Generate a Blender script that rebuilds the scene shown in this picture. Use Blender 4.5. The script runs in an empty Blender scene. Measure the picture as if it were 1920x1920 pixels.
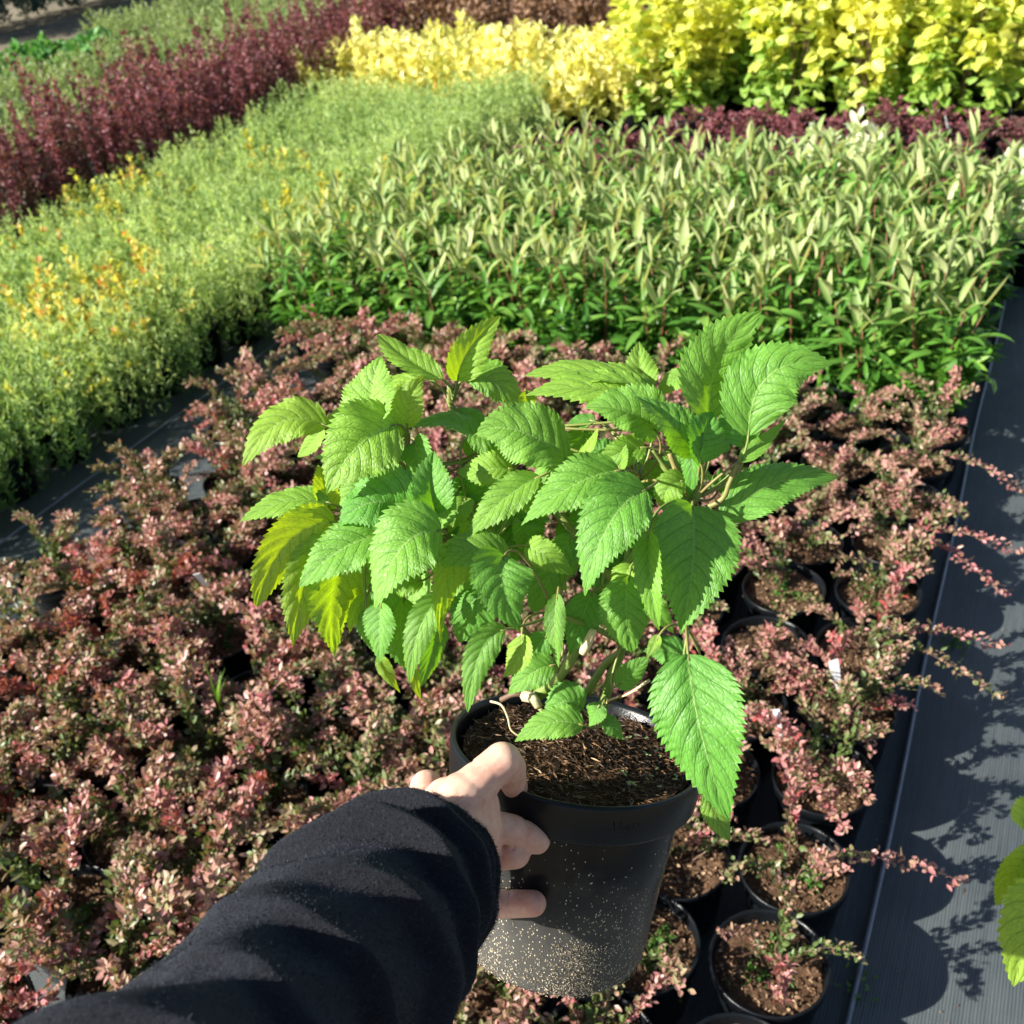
import bpy, bmesh, math, random
import numpy as np
from mathutils import Vector, Matrix

# ------------------------------------------------------------------ camera, world, sun, exposure
scene = bpy.context.scene
COL = scene.collection
RM = np.array([[0.89515684, -0.16780589, 0.41295933],
               [0.43313839, 0.54627712, -0.71691871],
               [-0.10528705, 0.82062323, 0.56168688]])       # camera axes expressed in world axes
HC = 1.62
cam_d = bpy.data.cameras.new("camera"); cam = bpy.data.objects.new("camera", cam_d); COL.objects.link(cam)
m4 = np.eye(4); m4[:3, :3] = RM; m4[:3, 3] = (0, 0, HC)
cam.matrix_world = Matrix(m4.tolist())
cam_d.sensor_width = 36; cam_d.lens = 36; cam_d.clip_end = 500; cam_d.clip_start = 0.02
cam_d.dof.use_dof = True; cam_d.dof.focus_distance = 0.69; cam_d.dof.aperture_fstop = 36 / 2.6
scene.camera = cam

SUN_TO = Vector((-0.6, -0.6, 0.53)).normalized()
SUN_EL = math.asin(SUN_TO.z)
world = bpy.data.worlds.new("World"); scene.world = world; world.use_nodes = True
wn = world.node_tree
for n in list(wn.nodes): wn.nodes.remove(n)
sky = wn.nodes.new("ShaderNodeTexSky"); sky.sky_type = 'NISHITA'; sky.sun_disc = False
sky.sun_elevation = SUN_EL; sky.sun_rotation = math.radians(225)
bg = wn.nodes.new("ShaderNodeBackground"); bg.inputs[1].default_value = 0.058
wo = wn.nodes.new("ShaderNodeOutputWorld")
wn.links.new(sky.outputs[0], bg.inputs[0]); wn.links.new(bg.outputs[0], wo.inputs[0])
sl = bpy.data.lights.new("sun", 'SUN'); sl.energy = 5.0; sl.angle = math.radians(0.5); sl.color = (1, 0.95, 0.86)
so = bpy.data.objects.new("sun", sl); COL.objects.link(so)
so.rotation_euler = (-SUN_TO).to_track_quat('-Z', 'Y').to_euler()
scene.view_settings.view_transform = 'Standard'; scene.view_settings.look = 'None'
scene.view_settings.exposure = 1.36; scene.view_settings.gamma = 1
scene.render.engine = 'CYCLES'

F = 1920.0
CAMP = np.array([0, 0, HC])
def at(x, y, z):
    """a point z metres in front of the lens seen at photo pixel x, y"""
    return RM @ (np.array([(x - 960) / F, -(y - 960) / F, -1.0]) * z) + CAMP
def ground_at(x, y, h=0.0):
    d = RM @ np.array([(x - 960) / F, -(y - 960) / F, -1.0]); t = (h - HC) / d[2]
    return d[0] * t, d[1] * t
def camdir(x, y, z): return RM @ np.array([x, y, z], float)
def nrm(a): return a / (np.linalg.norm(a) + 1e-12)

# ------------------------------------------------------------------ tagging and mesh helpers
def tag(o, label=None, cat=None, group=None, kind=None):
    if label: o['label'] = label
    if cat: o['category'] = cat
    if group: o['group'] = group
    if kind: o['kind'] = kind
    return o
def empty(name, loc=(0, 0, 0), rz=0.0):
    o = bpy.data.objects.new(name, None); o.location = loc; o.rotation_euler = (0, 0, rz)
    o.empty_display_size = 0.02; COL.objects.link(o); return o
def link(name, me, parent=None):
    o = bpy.data.objects.new(name, me); COL.objects.link(o)
    if parent is not None: o.parent = parent
    return o
def mesh(name, verts, faces, mat, smooth=False, uv=None, rnd=None):
    me = bpy.data.meshes.new(name)
    verts = np.asarray(verts, np.float32).reshape(-1, 3)
    if isinstance(faces, np.ndarray):
        nf, k = faces.shape
        me.vertices.add(len(verts)); me.vertices.foreach_set("co", verts.ravel())
        me.loops.add(nf * k); me.loops.foreach_set("vertex_index", faces.astype(np.int32).ravel())
        me.polygons.add(nf); me.polygons.foreach_set("loop_start", np.arange(0, nf * k, k, dtype=np.int32))
        me.update(calc_edges=True)
    else:
        me.from_pydata(verts.tolist(), [], faces); me.update()
    if smooth: me.polygons.foreach_set("use_smooth", np.ones(len(me.polygons), bool))
    if mat is not None: me.materials.append(mat)
    if uv is not None:
        ul = me.uv_layers.new(name="UVMap"); li = np.empty(len(me.loops), np.int32)
        me.loops.foreach_get("vertex_index", li); ul.data.foreach_set("uv", np.asarray(uv, np.float32)[li].ravel())
    if rnd is not None:
        for an, arr in rnd.items():
            a = me.attributes.new(an, 'FLOAT', 'POINT'); a.data.foreach_set("value", np.asarray(arr, np.float32))
    return me
def grid_faces(nu, nv, wrap=False):
    """nu rows of nv points"""
    i, j = np.meshgrid(np.arange(nu - 1), np.arange(nv if wrap else nv - 1), indexing='ij')
    i = i.ravel(); j = j.ravel(); j2 = (j + 1) % nv
    return np.stack([i * nv + j, i * nv + j2, (i + 1) * nv + j2, (i + 1) * nv + j], 1)
def lathe(profile, seg=40):
    p = np.array(profile); a = np.linspace(0, 2 * np.pi, seg, endpoint=False)
    v = np.stack([p[:, None, 0] * np.cos(a), p[:, None, 0] * np.sin(a), np.repeat(p[:, 1:2], seg, 1)], -1).reshape(-1, 3)
    return v, grid_faces(len(p), seg, True)
def frames(P):
    T = np.gradient(P, axis=0); T /= np.linalg.norm(T, axis=1)[:, None] + 1e-9
    ref = np.array([0, 0, 1.0]) if abs(T[0][2]) < .9 else np.array([1.0, 0, 0])
    n = nrm(np.cross(T[0], ref)); N = [n]
    for i in range(1, len(P)):
        n = n - T[i] * np.dot(n, T[i]); n = nrm(n); N.append(n)
    N = np.array(N); return T, N, np.cross(T, N)
def tube(P, R, seg=6, cap=True):
    P = np.asarray(P, float); R = np.broadcast_to(np.asarray(R, float), (len(P),))
    T, N, B = frames(P); a = np.linspace(0, 2 * np.pi, seg, endpoint=False)
    v = P[:, None] + R[:, None, None] * (np.cos(a)[None, :, None] * N[:, None] + np.sin(a)[None, :, None] * B[:, None])
    v = v.reshape(-1, 3); f = grid_faces(len(P), seg, True)
    if cap:
        n = len(v); v = np.vstack([v, P[0], P[-1]]); L = (len(P) - 1) * seg; k = np.arange(seg); k2 = (k + 1) % seg
        f = np.vstack([f, np.stack([k2, k, np.full(seg, n), np.full(seg, n)], 1)[:, [0, 1, 2, 3]],
                       np.stack([L + k, L + k2, np.full(seg, n + 1), np.full(seg, n + 1)], 1)])
        # degenerate quads -> keep as tris list
        fl = [tuple(q) for q in f[:-2 * seg].tolist()] + [tuple(q[:3]) for q in f[-2 * seg:].tolist()]
        return v, fl
    return v, f
def bez(p0, p1, p2, n):
    t = np.linspace(0, 1, n)[:, None]
    return (1 - t) ** 2 * np.array(p0) + 2 * t * (1 - t) * np.array(p1) + t * t * np.array(p2)
def catmull(P, n):
    P = np.asarray(P, float); Q = np.vstack([2 * P[0] - P[1], P, 2 * P[-1] - P[-2]]); out = []
    segs = len(P) - 1
    for s in np.linspace(0, segs, n):
        i = min(int(s), segs - 1); t = s - i; a, b, c, d = Q[i:i + 4]
        out.append(.5 * ((2 * b) + (-a + c) * t + (2 * a - 5 * b + 4 * c - d) * t * t + (-a + 3 * b - 3 * c + d) * t ** 3))
    return np.array(out)
class Soup:
    def __init__(s): s.v = []; s.f = []; s.n = 0; s.a = []; s.b = []
    def add(s, v, f, a=0.0, b=0.0):
        v = np.asarray(v); s.v.append(v); s.f += [tuple(int(k) + s.n for k in q) for q in (f.tolist() if isinstance(f, np.ndarray) else f)]
        s.n += len(v); s.a.append(np.broadcast_to(a, (len(v),))); s.b.append(np.broadcast_to(b, (len(v),)))
    def mesh(s, name, mat, smooth=False):
        return mesh(name, np.vstack(s.v), s.f, mat, smooth, rnd={'rnd': np.concatenate(s.a), 'hgt': np.concatenate(s.b)})

# ------------------------------------------------------------------ materials
def newmat(name):
    m = bpy.data.materials.new(name); m.use_nodes = True; nt = m.node_tree
    for n in list(nt.nodes): nt.nodes.remove(n)
    return m, nt, nt.nodes, nt.links
def N(nt, t, **kw):
    n = nt.nodes.new(t)
    for k, v in kw.items():
        if k.startswith('i_'): n.inputs[k[2:].replace('_', ' ')].default_value = v
        elif k.startswith('n'): n.inputs[int(k[1:])].default_value = v
        else: setattr(n, k, v)
    return n
def math_(nt, op, a, b=None, clamp=False, c=None):
    n = nt.nodes.new("ShaderNodeMath"); n.operation = op; n.use_clamp = clamp
    for i, s in enumerate((a, b, c)):
        if s is None: continue
        if isinstance(s, (int, float)): n.inputs[i].default_value = s
        else: nt.links.new(s, n.inputs[i])
    return n.outputs[0]
def ramp(nt, fac, stops, interp='LINEAR'):
    r = nt.nodes.new("ShaderNodeValToRGB"); r.color_ramp.interpolation = interp
    e = r.color_ramp.elements
    while len(e) < len(stops): e.new(0.5)
    for k, (p, c) in enumerate(stops): e[k].position = p; e[k].color = (*c, 1) if len(c) == 3 else c
    nt.links.new(fac, r.inputs[0]); return r.outputs[0]
def mix(nt, fac, a, b, mode='MIX'):
    n = nt.nodes.new("ShaderNodeMix"); n.data_type = 'RGBA'; n.blend_type = mode
    for i, s in ((0, fac), (6, a), (7, b)):
        if isinstance(s, (int, float)): n.inputs[i].default_value = s
        elif isinstance(s, tuple): n.inputs[i].default_value = (*s, 1) if len(s) == 3 else s
        else: nt.links.new(s, n.inputs[i])
    return n.outputs[2]
def principled(nt, col, rough=0.6, spec=0.4, **kw):
    p = nt.nodes.new("ShaderNodeBsdfPrincipled")
    if isinstance(col, tuple): p.inputs['Base Color'].default_value = (*col, 1)
    else: nt.links.new(col, p.inputs['Base Color'])
    if isinstance(rough, (int, float)): p.inputs['Roughness'].default_value = rough
    else: nt.links.new(rough, p.inputs['Roughness'])
    p.inputs['Specular IOR Level'].default_value = spec
    for k, v in kw.items(): p.inputs[k.replace('_', ' ')].default_value = v
    return p
def out(nt, sh):
    o = nt.nodes.new("ShaderNodeOutputMaterial"); nt.links.new(sh, o.inputs[0])
def bump(nt, h, strength=.3, dist=.002, normal=None):
    b = nt.nodes.new("ShaderNodeBump"); b.inputs['Strength'].default_value = strength; b.inputs['Distance'].default_value = dist
    nt.links.new(h, b.inputs['Height'])
    if normal is not None: nt.links.new(normal, b.inputs['Normal'])
    return b.outputs[0]
def noise(nt, scale, detail=3, rough=.5, vec=None, dist=0.0):
    n = nt.nodes.new("ShaderNodeTexNoise"); n.inputs['Scale'].default_value = scale; n.inputs['Detail'].default_value = detail
    n.inputs['Roughness'].default_value = rough; n.inputs['Distortion'].default_value = dist
    if vec is not None: nt.links.new(vec, n.inputs['Vector'])
    return n.outputs['Fac']
def obco(nt): return nt.nodes.new("ShaderNodeTexCoord").outputs['Object']

def foliage_mat(name, stops, low=None, trans=.35, obj_amt=.35, rough=.5, tcol=1.5, under=None, spec=.35):
    """leaf colours picked per leaf (rnd), per plant (object random), low = colour mixed in towards the stem base"""
    m, nt, _, lk = newmat(name)
    a = N(nt, "ShaderNodeAttribute", attribute_name='rnd').outputs['Fac']
    oi = N(nt, "ShaderNodeObjectInfo").outputs['Random']
    f = math_(nt, 'ADD', math_(nt, 'MULTIPLY', a, 1 - obj_amt), math_(nt, 'MULTIPLY', oi, obj_amt))
    col = ramp(nt, f, stops)
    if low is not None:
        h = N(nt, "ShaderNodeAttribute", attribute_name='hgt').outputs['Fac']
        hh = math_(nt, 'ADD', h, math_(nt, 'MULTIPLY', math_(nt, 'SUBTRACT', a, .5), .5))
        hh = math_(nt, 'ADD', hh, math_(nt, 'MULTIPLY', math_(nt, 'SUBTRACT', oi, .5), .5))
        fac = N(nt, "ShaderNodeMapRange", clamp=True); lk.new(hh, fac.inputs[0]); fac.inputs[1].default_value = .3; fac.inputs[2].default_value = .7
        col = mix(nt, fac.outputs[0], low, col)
    if under is not None:
        g = N(nt, "ShaderNodeNewGeometry").outputs['Backfacing']
        col = mix(nt, math_(nt, 'MULTIPLY', g, .8), col, under)
    p = principled(nt, col, rough, spec)
    t = N(nt, "ShaderNodeBsdfTranslucent")
    tc = mix(nt, 1.0, col, (tcol, tcol * .95, tcol * .5), 'MULTIPLY'); lk.new(tc, t.inputs[0])
    mx = N(nt, "ShaderNodeMixShader", n0=trans); lk.new(p.outputs[0], mx.inputs[1]); lk.new(t.outputs[0], mx.inputs[2])
    out(nt, mx.outputs[0]); return m

M = {}
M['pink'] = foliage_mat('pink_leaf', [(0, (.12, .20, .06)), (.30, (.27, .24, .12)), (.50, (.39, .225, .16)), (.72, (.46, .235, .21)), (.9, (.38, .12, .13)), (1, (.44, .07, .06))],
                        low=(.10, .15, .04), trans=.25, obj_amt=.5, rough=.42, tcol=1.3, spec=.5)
M['moss'] = foliage_mat('moss_leaf', [(0, (.05, .13, .02)), (1, (.12, .24, .05))], trans=.3)
M['willow'] = foliage_mat('willow_leaf', [(0, (.13, .24, .05)), (.5, (.28, .38, .12)), (1, (.52, .56, .28))], trans=.3, obj_amt=.25, rough=.5, under=(.52, .56, .28))
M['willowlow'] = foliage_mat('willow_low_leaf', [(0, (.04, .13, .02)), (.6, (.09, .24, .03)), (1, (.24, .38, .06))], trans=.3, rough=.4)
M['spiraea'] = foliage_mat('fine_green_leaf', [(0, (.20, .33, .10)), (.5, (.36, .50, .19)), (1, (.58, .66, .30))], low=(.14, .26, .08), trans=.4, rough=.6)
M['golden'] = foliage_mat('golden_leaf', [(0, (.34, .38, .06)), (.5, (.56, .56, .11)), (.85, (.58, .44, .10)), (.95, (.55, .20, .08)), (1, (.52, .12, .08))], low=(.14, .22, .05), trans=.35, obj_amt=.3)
M['burgundy'] = foliage_mat('burgundy_leaf', [(0, (.11, .05, .05)), (.5, (.19, .065, .08)), (.85, (.30, .10, .125)), (1, (.38, .12, .15))], low=(.13, .085, .06), trans=.25, rough=.5, spec=.3)
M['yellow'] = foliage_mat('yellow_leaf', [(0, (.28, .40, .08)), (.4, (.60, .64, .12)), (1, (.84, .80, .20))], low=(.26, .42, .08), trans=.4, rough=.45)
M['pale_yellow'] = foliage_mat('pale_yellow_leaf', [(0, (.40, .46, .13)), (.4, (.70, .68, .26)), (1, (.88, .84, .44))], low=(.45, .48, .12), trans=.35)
M['brown'] = foliage_mat('brown_leaf', [(0, (.10, .06, .035)), (.5, (.24, .14, .09)), (1, (.40, .25, .17))], trans=.25, rough=.5)
M['olive'] = foliage_mat('olive_leaf', [(0, (.15, .23, .09)), (.5, (.27, .36, .14)), (1, (.38, .44, .20))], low=(.10, .16, .06), trans=.3)
M['hedge'] = foliage_mat('dark_conifer_leaf', [(0, (.02, .06, .045)), (1, (.06, .14, .10))], trans=.15)
M['broad'] = foliage_mat('broad_leaf', [(0, (.07, .22, .05)), (1, (.16, .36, .10))], trans=.3)
M['silver'] = foliage_mat('white_variegated_leaf', [(0, (.35, .48, .25)), (.5, (.65, .72, .50)), (1, (.80, .82, .68))], trans=.3)
M['grass'] = foliage_mat('grass_blade', [(0, (.12, .25, .03)), (1, (.25, .42, .05))], trans=.35)

def simple(name, col, rough=.6, spec=.4, nscale=0, namt=0, bs=0, bst=.3, bd=.002):
    m, nt, _, lk = newmat(name)
    c = col
    if nscale:
        nn = noise(nt, nscale, 5, .6, obco(nt)); c = ramp(nt, nn, [(.3, tuple(k * (1 - namt) for k in col)), (.7, tuple(k * (1 + namt) for k in col))])
    p = principled(nt, c, rough, spec)
    if bs: lk.new(bump(nt, noise(nt, bs, 4, .6, obco(nt)), bst, bd), p.inputs['Normal'])
    out(nt, p.outputs[0]); return m
M['stemred'] = simple('red_stem', (.22, .09, .05), .5)
M['twig'] = simple('brown_twig', (.14, .085, .055), .6)
M['tag'] = simple('white_plastic', (.80, .80, .80), .35)
M['hose'] = simple('grey_hose', (.20, .22, .25), .35, .6, 30, .2)
M['root'] = simple('pale_root', (.48, .40, .24), .6, .3, 200, .25, 600, .5, .001)
M['twigbare'] = simple('dry_stalk', (.62, .50, .30), .7)

def pot_mat(name, dusty=False):
    m, nt, _, lk = newmat(name)
    oc = obco(nt)
    sep = N(nt, "ShaderNodeSeparateXYZ"); lk.new(oc, sep.inputs[0])
    base = (.0030, .0040, .0055)
    col = mix(nt, noise(nt, 60, 5, .6, oc), base, (.007, .009, .011))
    if dusty:
        v = N(nt, "ShaderNodeTexVoronoi", feature='F1'); v.inputs['Scale'].default_value = 1050; lk.new(oc, v.inputs[0])
        mp = N(nt, "ShaderNodeMapping"); lk.new(oc, mp.inputs[0]); mp.inputs['Scale'].default_value = (1, 1, .55); lk.new(mp.outputs[0], v.inputs[0])
        patch = noise(nt, 32, 4, .6, oc)
        # more specks low down, fewer high up (height of the wall is 0 .. 0.16)
        hz = math_(nt, 'MULTIPLY', sep.outputs[2], 1 / .16)
        dens = math_(nt, 'SUBTRACT', math_(nt, 'ADD', math_(nt, 'MULTIPLY', patch, 1.25), .02), math_(nt, 'MULTIPLY', hz, .75))
        thr = math_(nt, 'MULTIPLY', math_(nt, 'MAXIMUM', dens, .0), .62)
        rv = N(nt, "ShaderNodeSeparateColor"); lk.new(v.outputs['Color'], rv.inputs[0])
        pick = math_(nt, 'LESS_THAN', rv.outputs[0], math_(nt, 'POWER', thr, 1.75))
        speck = math_(nt, 'MULTIPLY', math_(nt, 'LESS_THAN', v.outputs['Distance'], .42), pick)
        film = N(nt, "ShaderNodeMapRange", clamp=True); lk.new(math_(nt, 'SUBTRACT', math_(nt, 'MULTIPLY', patch, .6), hz), film.inputs[0]); film.inputs[1].default_value = -.35; film.inputs[2].default_value = .15; film.inputs[4].default_value = .5
        col = mix(nt, film.outputs[0], col, (.13, .125, .11))
        col = mix(nt, speck, col, mix(nt, rv.outputs[1], (.30, .24, .15), (.62, .56, .42)))
        rg = math_(nt, 'ADD', .18, math_(nt, 'ADD', math_(nt, 'MULTIPLY', speck, .5), math_(nt, 'MULTIPLY', film.outputs[0], .5)))
        p = principled(nt, col, rg, .24)
        hh = math_(nt, 'ADD', math_(nt, 'MULTIPLY', speck, .6), math_(nt, 'MULTIPLY', noise(nt, 900, 2, .5, oc), .15))
        lk.new(bump(nt, hh, .5, .0008), p.inputs['Normal'])
    else:
        rg = math_(nt, 'ADD', .20, math_(nt, 'MULTIPLY', noise(nt, 45, 4, .6, oc), .2))
        p = principled(nt, col, rg, .26)
        lk.new(bump(nt, noise(nt, 700, 2, .5, oc), .25, .0006), p.inputs['Normal'])
    out(nt, p.outputs[0]); return m
M['pot'] = pot_mat('black_pot_plastic'); M['potdust'] = pot_mat('dusty_black_plastic', True)

def soil_mat(name, dark, light, s=1.0):
    m, nt, _, lk = newmat(name); oc = obco(nt)
    mp = N(nt, "ShaderNodeMapping"); lk.new(oc, mp.inputs[0]); mp.inputs['Scale'].default_value = (1, .5, 1)
    a = noise(nt, 260 * s, 6, .75, mp.outputs[0], 1.5); b = noise(nt, 30 * s, 3, .5, oc)
    f = math_(nt, 'ADD', math_(nt, 'MULTIPLY', a, .8), math_(nt, 'MULTIPLY', b, .3))
    col = ramp(nt, f, [(.38, dark), (.56, tuple((x + y) / 2 * .9 for x, y in zip(dark, light))), (.68, light)])
    p = principled(nt, col, .95, .15)
    lk.new(bump(nt, a, 1.0, .006), p.inputs['Normal']); out(nt, p.outputs[0]); return m
M['soil'] = soil_mat('potting_soil', (.035, .02, .012), (.26, .15, .085))
M['soilhero'] = soil_mat('peat_soil', (.022, .013, .008), (.20, .11, .055), 1.6)
M['bark'] = foliage_mat('bark_fibre', [(0, (.03, .018, .010)), (.5, (.11, .06, .03)), (.85, (.28, .16, .08)), (1, (.45, .33, .18))], trans=.02, obj_amt=0)

def fabric_mat():
    m, nt, _, lk = newmat('woven_ground_fabric'); oc = obco(nt)
    w = N(nt, "ShaderNodeTexWave", wave_type='BANDS', bands_direction='X'); w.inputs['Scale'].default_value = 62; w.inputs['Distortion'].default_value = .4; w.inputs['Detail'].default_value = 2; lk.new(oc, w.inputs[0])
    w2 = N(nt, "ShaderNodeTexWave", wave_type='BANDS', bands_direction='Y'); w2.inputs['Scale'].default_value = 75; w2.inputs['Distortion'].default_value = .4; lk.new(oc, w2.inputs[0])
    mp = N(nt, "ShaderNodeMapping"); lk.new(oc, mp.inputs[0]); mp.inputs['Scale'].default_value = (30, 1.2, 1)
    st = noise(nt, 6, 5, .65, mp.outputs[0]); dirt = noise(nt, 7, 5, .65, oc)
    weave = math_(nt, 'MULTIPLY', w.outputs['Fac'], w2.outputs['Fac'])
    f = math_(nt, 'ADD', math_(nt, 'MULTIPLY', st, .5), math_(nt, 'ADD', math_(nt, 'MULTIPLY', dirt, .4), math_(nt, 'MULTIPLY', weave, .40)))
    col = ramp(nt, f, [(.35, (.030, .040, .046)), (.6, (.066, .080, .084)), (.9, (.120, .132, .130))])
    p = principled(nt, col, .55, .55)
    lk.new(bump(nt, math_(nt, 'ADD', weave, math_(nt, 'MULTIPLY', st, .8)), .5, .0015), p.inputs['Normal'])
    out(nt, p.outputs[0]); return m
M['fabric'] = fabric_mat()
M['dirt'] = soil_mat('bare_soil', (.10, .085, .06), (.28, .24, .17), .02)

def hyd_leaf_mat():
    m, nt, _, lk = newmat('hydrangea_leaf')
    uv = N(nt, "ShaderNodeUVMap").outputs[0]
    sp = N(nt, "ShaderNodeSeparateXYZ"); lk.new(uv, sp.inputs[0]); u, t = sp.outputs[0], sp.outputs[1]   # u 0..1 across, t along
    au = math_(nt, 'ABSOLUTE', math_(nt, 'MULTIPLY', math_(nt, 'SUBTRACT', u, .5), 2.0))
    tn = N(nt, "ShaderNodeAttribute", attribute_type='OBJECT', attribute_name='tint').outputs['Fac']
    oi = N(nt, "ShaderNodeObjectInfo").outputs['Random']
    q = math_(nt, 'MULTIPLY', math_(nt, 'SUBTRACT', t, math_(nt, 'MULTIPLY', math_(nt, 'POWER', au, 1.15), .26)), 7.5)
    side = math_(nt, 'MULTIPLY', math_(nt, 'GREATER_THAN', u, .5), .42)
    fr = math_(nt, 'FRACT', math_(nt, 'ADD', math_(nt, 'ADD', q, side), 8.0))
    dv = math_(nt, 'ABSOLUTE', math_(nt, 'SUBTRACT', fr, .5))                       # 0 on a side vein
    vein = math_(nt, 'SUBTRACT', 1.0, math_(nt, 'MULTIPLY', dv, math_(nt, 'ADD', 8.0, math_(nt, 'MULTIPLY', au, 9.0))), True)
    mid = math_(nt, 'SUBTRACT', 1.0, math_(nt, 'MULTIPLY', au, math_(nt, 'ADD', 16.0, math_(nt, 'MULTIPLY', t, 30.0))), True)
    # net of small veins
    cmb = N(nt, "ShaderNodeCombineXYZ"); lk.new(math_(nt, 'MULTIPLY', u, 8.0), cmb.inputs[0]); lk.new(math_(nt, 'MULTIPLY', q, 1.9), cmb.inputs[1]); lk.new(math_(nt, 'MULTIPLY', oi, 50.0), cmb.inputs[2])
    vo = N(nt, "ShaderNodeTexVoronoi", feature='DISTANCE_TO_EDGE'); vo.inputs['Scale'].default_value = 1.6; lk.new(cmb.outputs[0], vo.inputs[0])
    net = math_(nt, 'SUBTRACT', 1.0, math_(nt, 'MULTIPLY', vo.outputs['Distance'], 6.5), True)
    vo2 = N(nt, "ShaderNodeTexVoronoi", feature='DISTANCE_TO_EDGE'); vo2.inputs['Scale'].default_value = 4.2; lk.new(cmb.outputs[0], vo2.inputs[0])
    net2 = math_(nt, 'SUBTRACT', 1.0, math_(nt, 'MULTIPLY', vo2.outputs['Distance'], 6.0), True)
    blot = noise(nt, 3.0, 4, .6, cmb.outputs[0])
    g1 = mix(nt, blot, (.095, .30, .03), (.17, .43, .07))
    yl = mix(nt, blot, (.27, .46, .04), (.42, .60, .07))
    col = mix(nt, tn, g1, yl)
    col = mix(nt, math_(nt, 'MULTIPLY', net, .32), col, (.045, .13, .025))
    col = mix(nt, math_(nt, 'MULTIPLY', vein, .62), col, (.04, .13, .02))
    col = mix(nt, math_(nt, 'MULTIPLY', mid, .85), col, (.32, .50, .14))
    back = N(nt, "ShaderNodeNewGeometry").outputs['Backfacing']
    col = mix(nt, math_(nt, 'MULTIPLY', back, .6), col, (.25, .42, .16))
    # insect spots
    sv = N(nt, "ShaderNodeTexVoronoi", feature='F1'); sv.inputs['Scale'].default_value = 1.3; lk.new(cmb.outputs[0], sv.inputs[0])
    sc = N(nt, "ShaderNodeSeparateColor"); lk.new(sv.outputs['Color'], sc.inputs[0])
    spot = math_(nt, 'MULTIPLY', math_(nt, 'LESS_THAN', sv.outputs['Distance'], .085), math_(nt, 'GREATER_THAN', sc.outputs[0], .86))
    col = mix(nt, math_(nt, 'MULTIPLY', spot, .8), col, (.05, .05, .015))
    bm = math_(nt, 'MULTIPLY', math_(nt, 'GREATER_THAN', math_(nt, 'ADD', au, math_(nt, 'MULTIPLY', blot, .5)), 1.30), math_(nt, 'GREATER_THAN', oi, .45))
    col = mix(nt, math_(nt, 'MULTIPLY', bm, .7), col, (.26, .20, .05))
    p = principled(nt, col, .46, .5)
    h = math_(nt, 'ADD', math_(nt, 'MULTIPLY', net, -.5), math_(nt, 'ADD', math_(nt, 'MULTIPLY', net2, -.12), math_(nt, 'MULTIPLY', vein, -.9)))
    h = math_(nt, 'ADD', h, math_(nt, 'MULTIPLY', mid, .5))
    bn = bump(nt, h, .42, .0012)
    lk.new(bn, p.inputs['Normal'])
    tr = N(nt, "ShaderNodeBsdfTranslucent")
    tc = mix(nt, tn, (.22, .58, .008), (.80, .98, .01))
    tc = mix(nt, math_(nt, 'MULTIPLY', math_(nt, 'MAXIMUM', vein, math_(nt, 'MULTIPLY', net, .7)), .35), tc, (.14, .32, .01))
    lk.new(tc, tr.inputs[0])
    mx = N(nt, "ShaderNodeMixShader", n0=.34); lk.new(p.outputs[0], mx.inputs[1]); lk.new(tr.outputs[0], mx.inputs[2])
    out(nt, mx.outputs[0]); return m
M['leaf'] = hyd_leaf_mat()
def stem_mat():
    m, nt, _, lk = newmat('hydrangea_stem')
    tn = N(nt, "ShaderNodeAttribute", attribute_type='OBJECT', attribute_name='tint').outputs['Fac']
    n1 = noise(nt, 60, 4, .6, obco(nt))
    col = mix(nt, tn, mix(nt, n1, (.12, .22, .04), (.20, .29, .07)), mix(nt, n1, (.18, .10, .045), (.28, .20, .07)))
    p = principled(nt, col, .5, .4); lk.new(bump(nt, noise(nt, 500, 3, .5, obco(nt)), .3, .0006), p.inputs['Normal'])
    out(nt, p.outputs[0]); return m
M['stem'] = stem_mat()
def skin_mat():
    m, nt, _, lk = newmat('skin'); oc = obco(nt)
    n1 = noise(nt, 45, 5, .7, oc); col = ramp(nt, n1, [(.32, (.56, .26, .20)), (.5, (.68, .40, .30)), (.68, (.76, .50, .38))])
    p = principled(nt, col, .45, .4); p.inputs['Subsurface Weight'].default_value = .25
    p.inputs['Subsurface Radius'].default_value = (1, .35, .2); p.inputs['Subsurface Scale'].default_value = .008
    v = N(nt, "ShaderNodeTexVoronoi", feature='DISTANCE_TO_EDGE'); v.inputs['Scale'].default_value = 900; lk.new(oc, v.inputs[0])
    lk.new(bump(nt, math_(nt, 'ADD', v.outputs['Distance'], noise(nt, 120, 3, .5, oc)), .25, .0006), p.inputs['Normal'])
    out(nt, p.outputs[0]); return m
M['skin'] = skin_mat()
def fleece_mat():
    m, nt, _, lk = newmat('black_fleece'); oc = obco(nt)
    a = noise(nt, 650, 4, .75, oc, .8); b = noise(nt, 14, 3, .5, oc)
    col = ramp(nt, a, [(.35, (.0035, .0045, .007)), (.58, (.011, .013, .019)), (.72, (.045, .050, .062))])
    p = principled(nt, col, .85, .25)
    p.inputs['Sheen Weight'].default_value = .07; p.inputs['Sheen Roughness'].default_value = .45
    p.inputs['Sheen Tint'].default_value = (.6, .75, 1, 1)
    lk.new(bump(nt, math_(nt, 'ADD', a, math_(nt, 'MULTIPLY', b, .3)), .9, .0022), p.inputs['Normal'])
    out(nt, p.outputs[0]); return m
M['fleece'] = fleece_mat()

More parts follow.
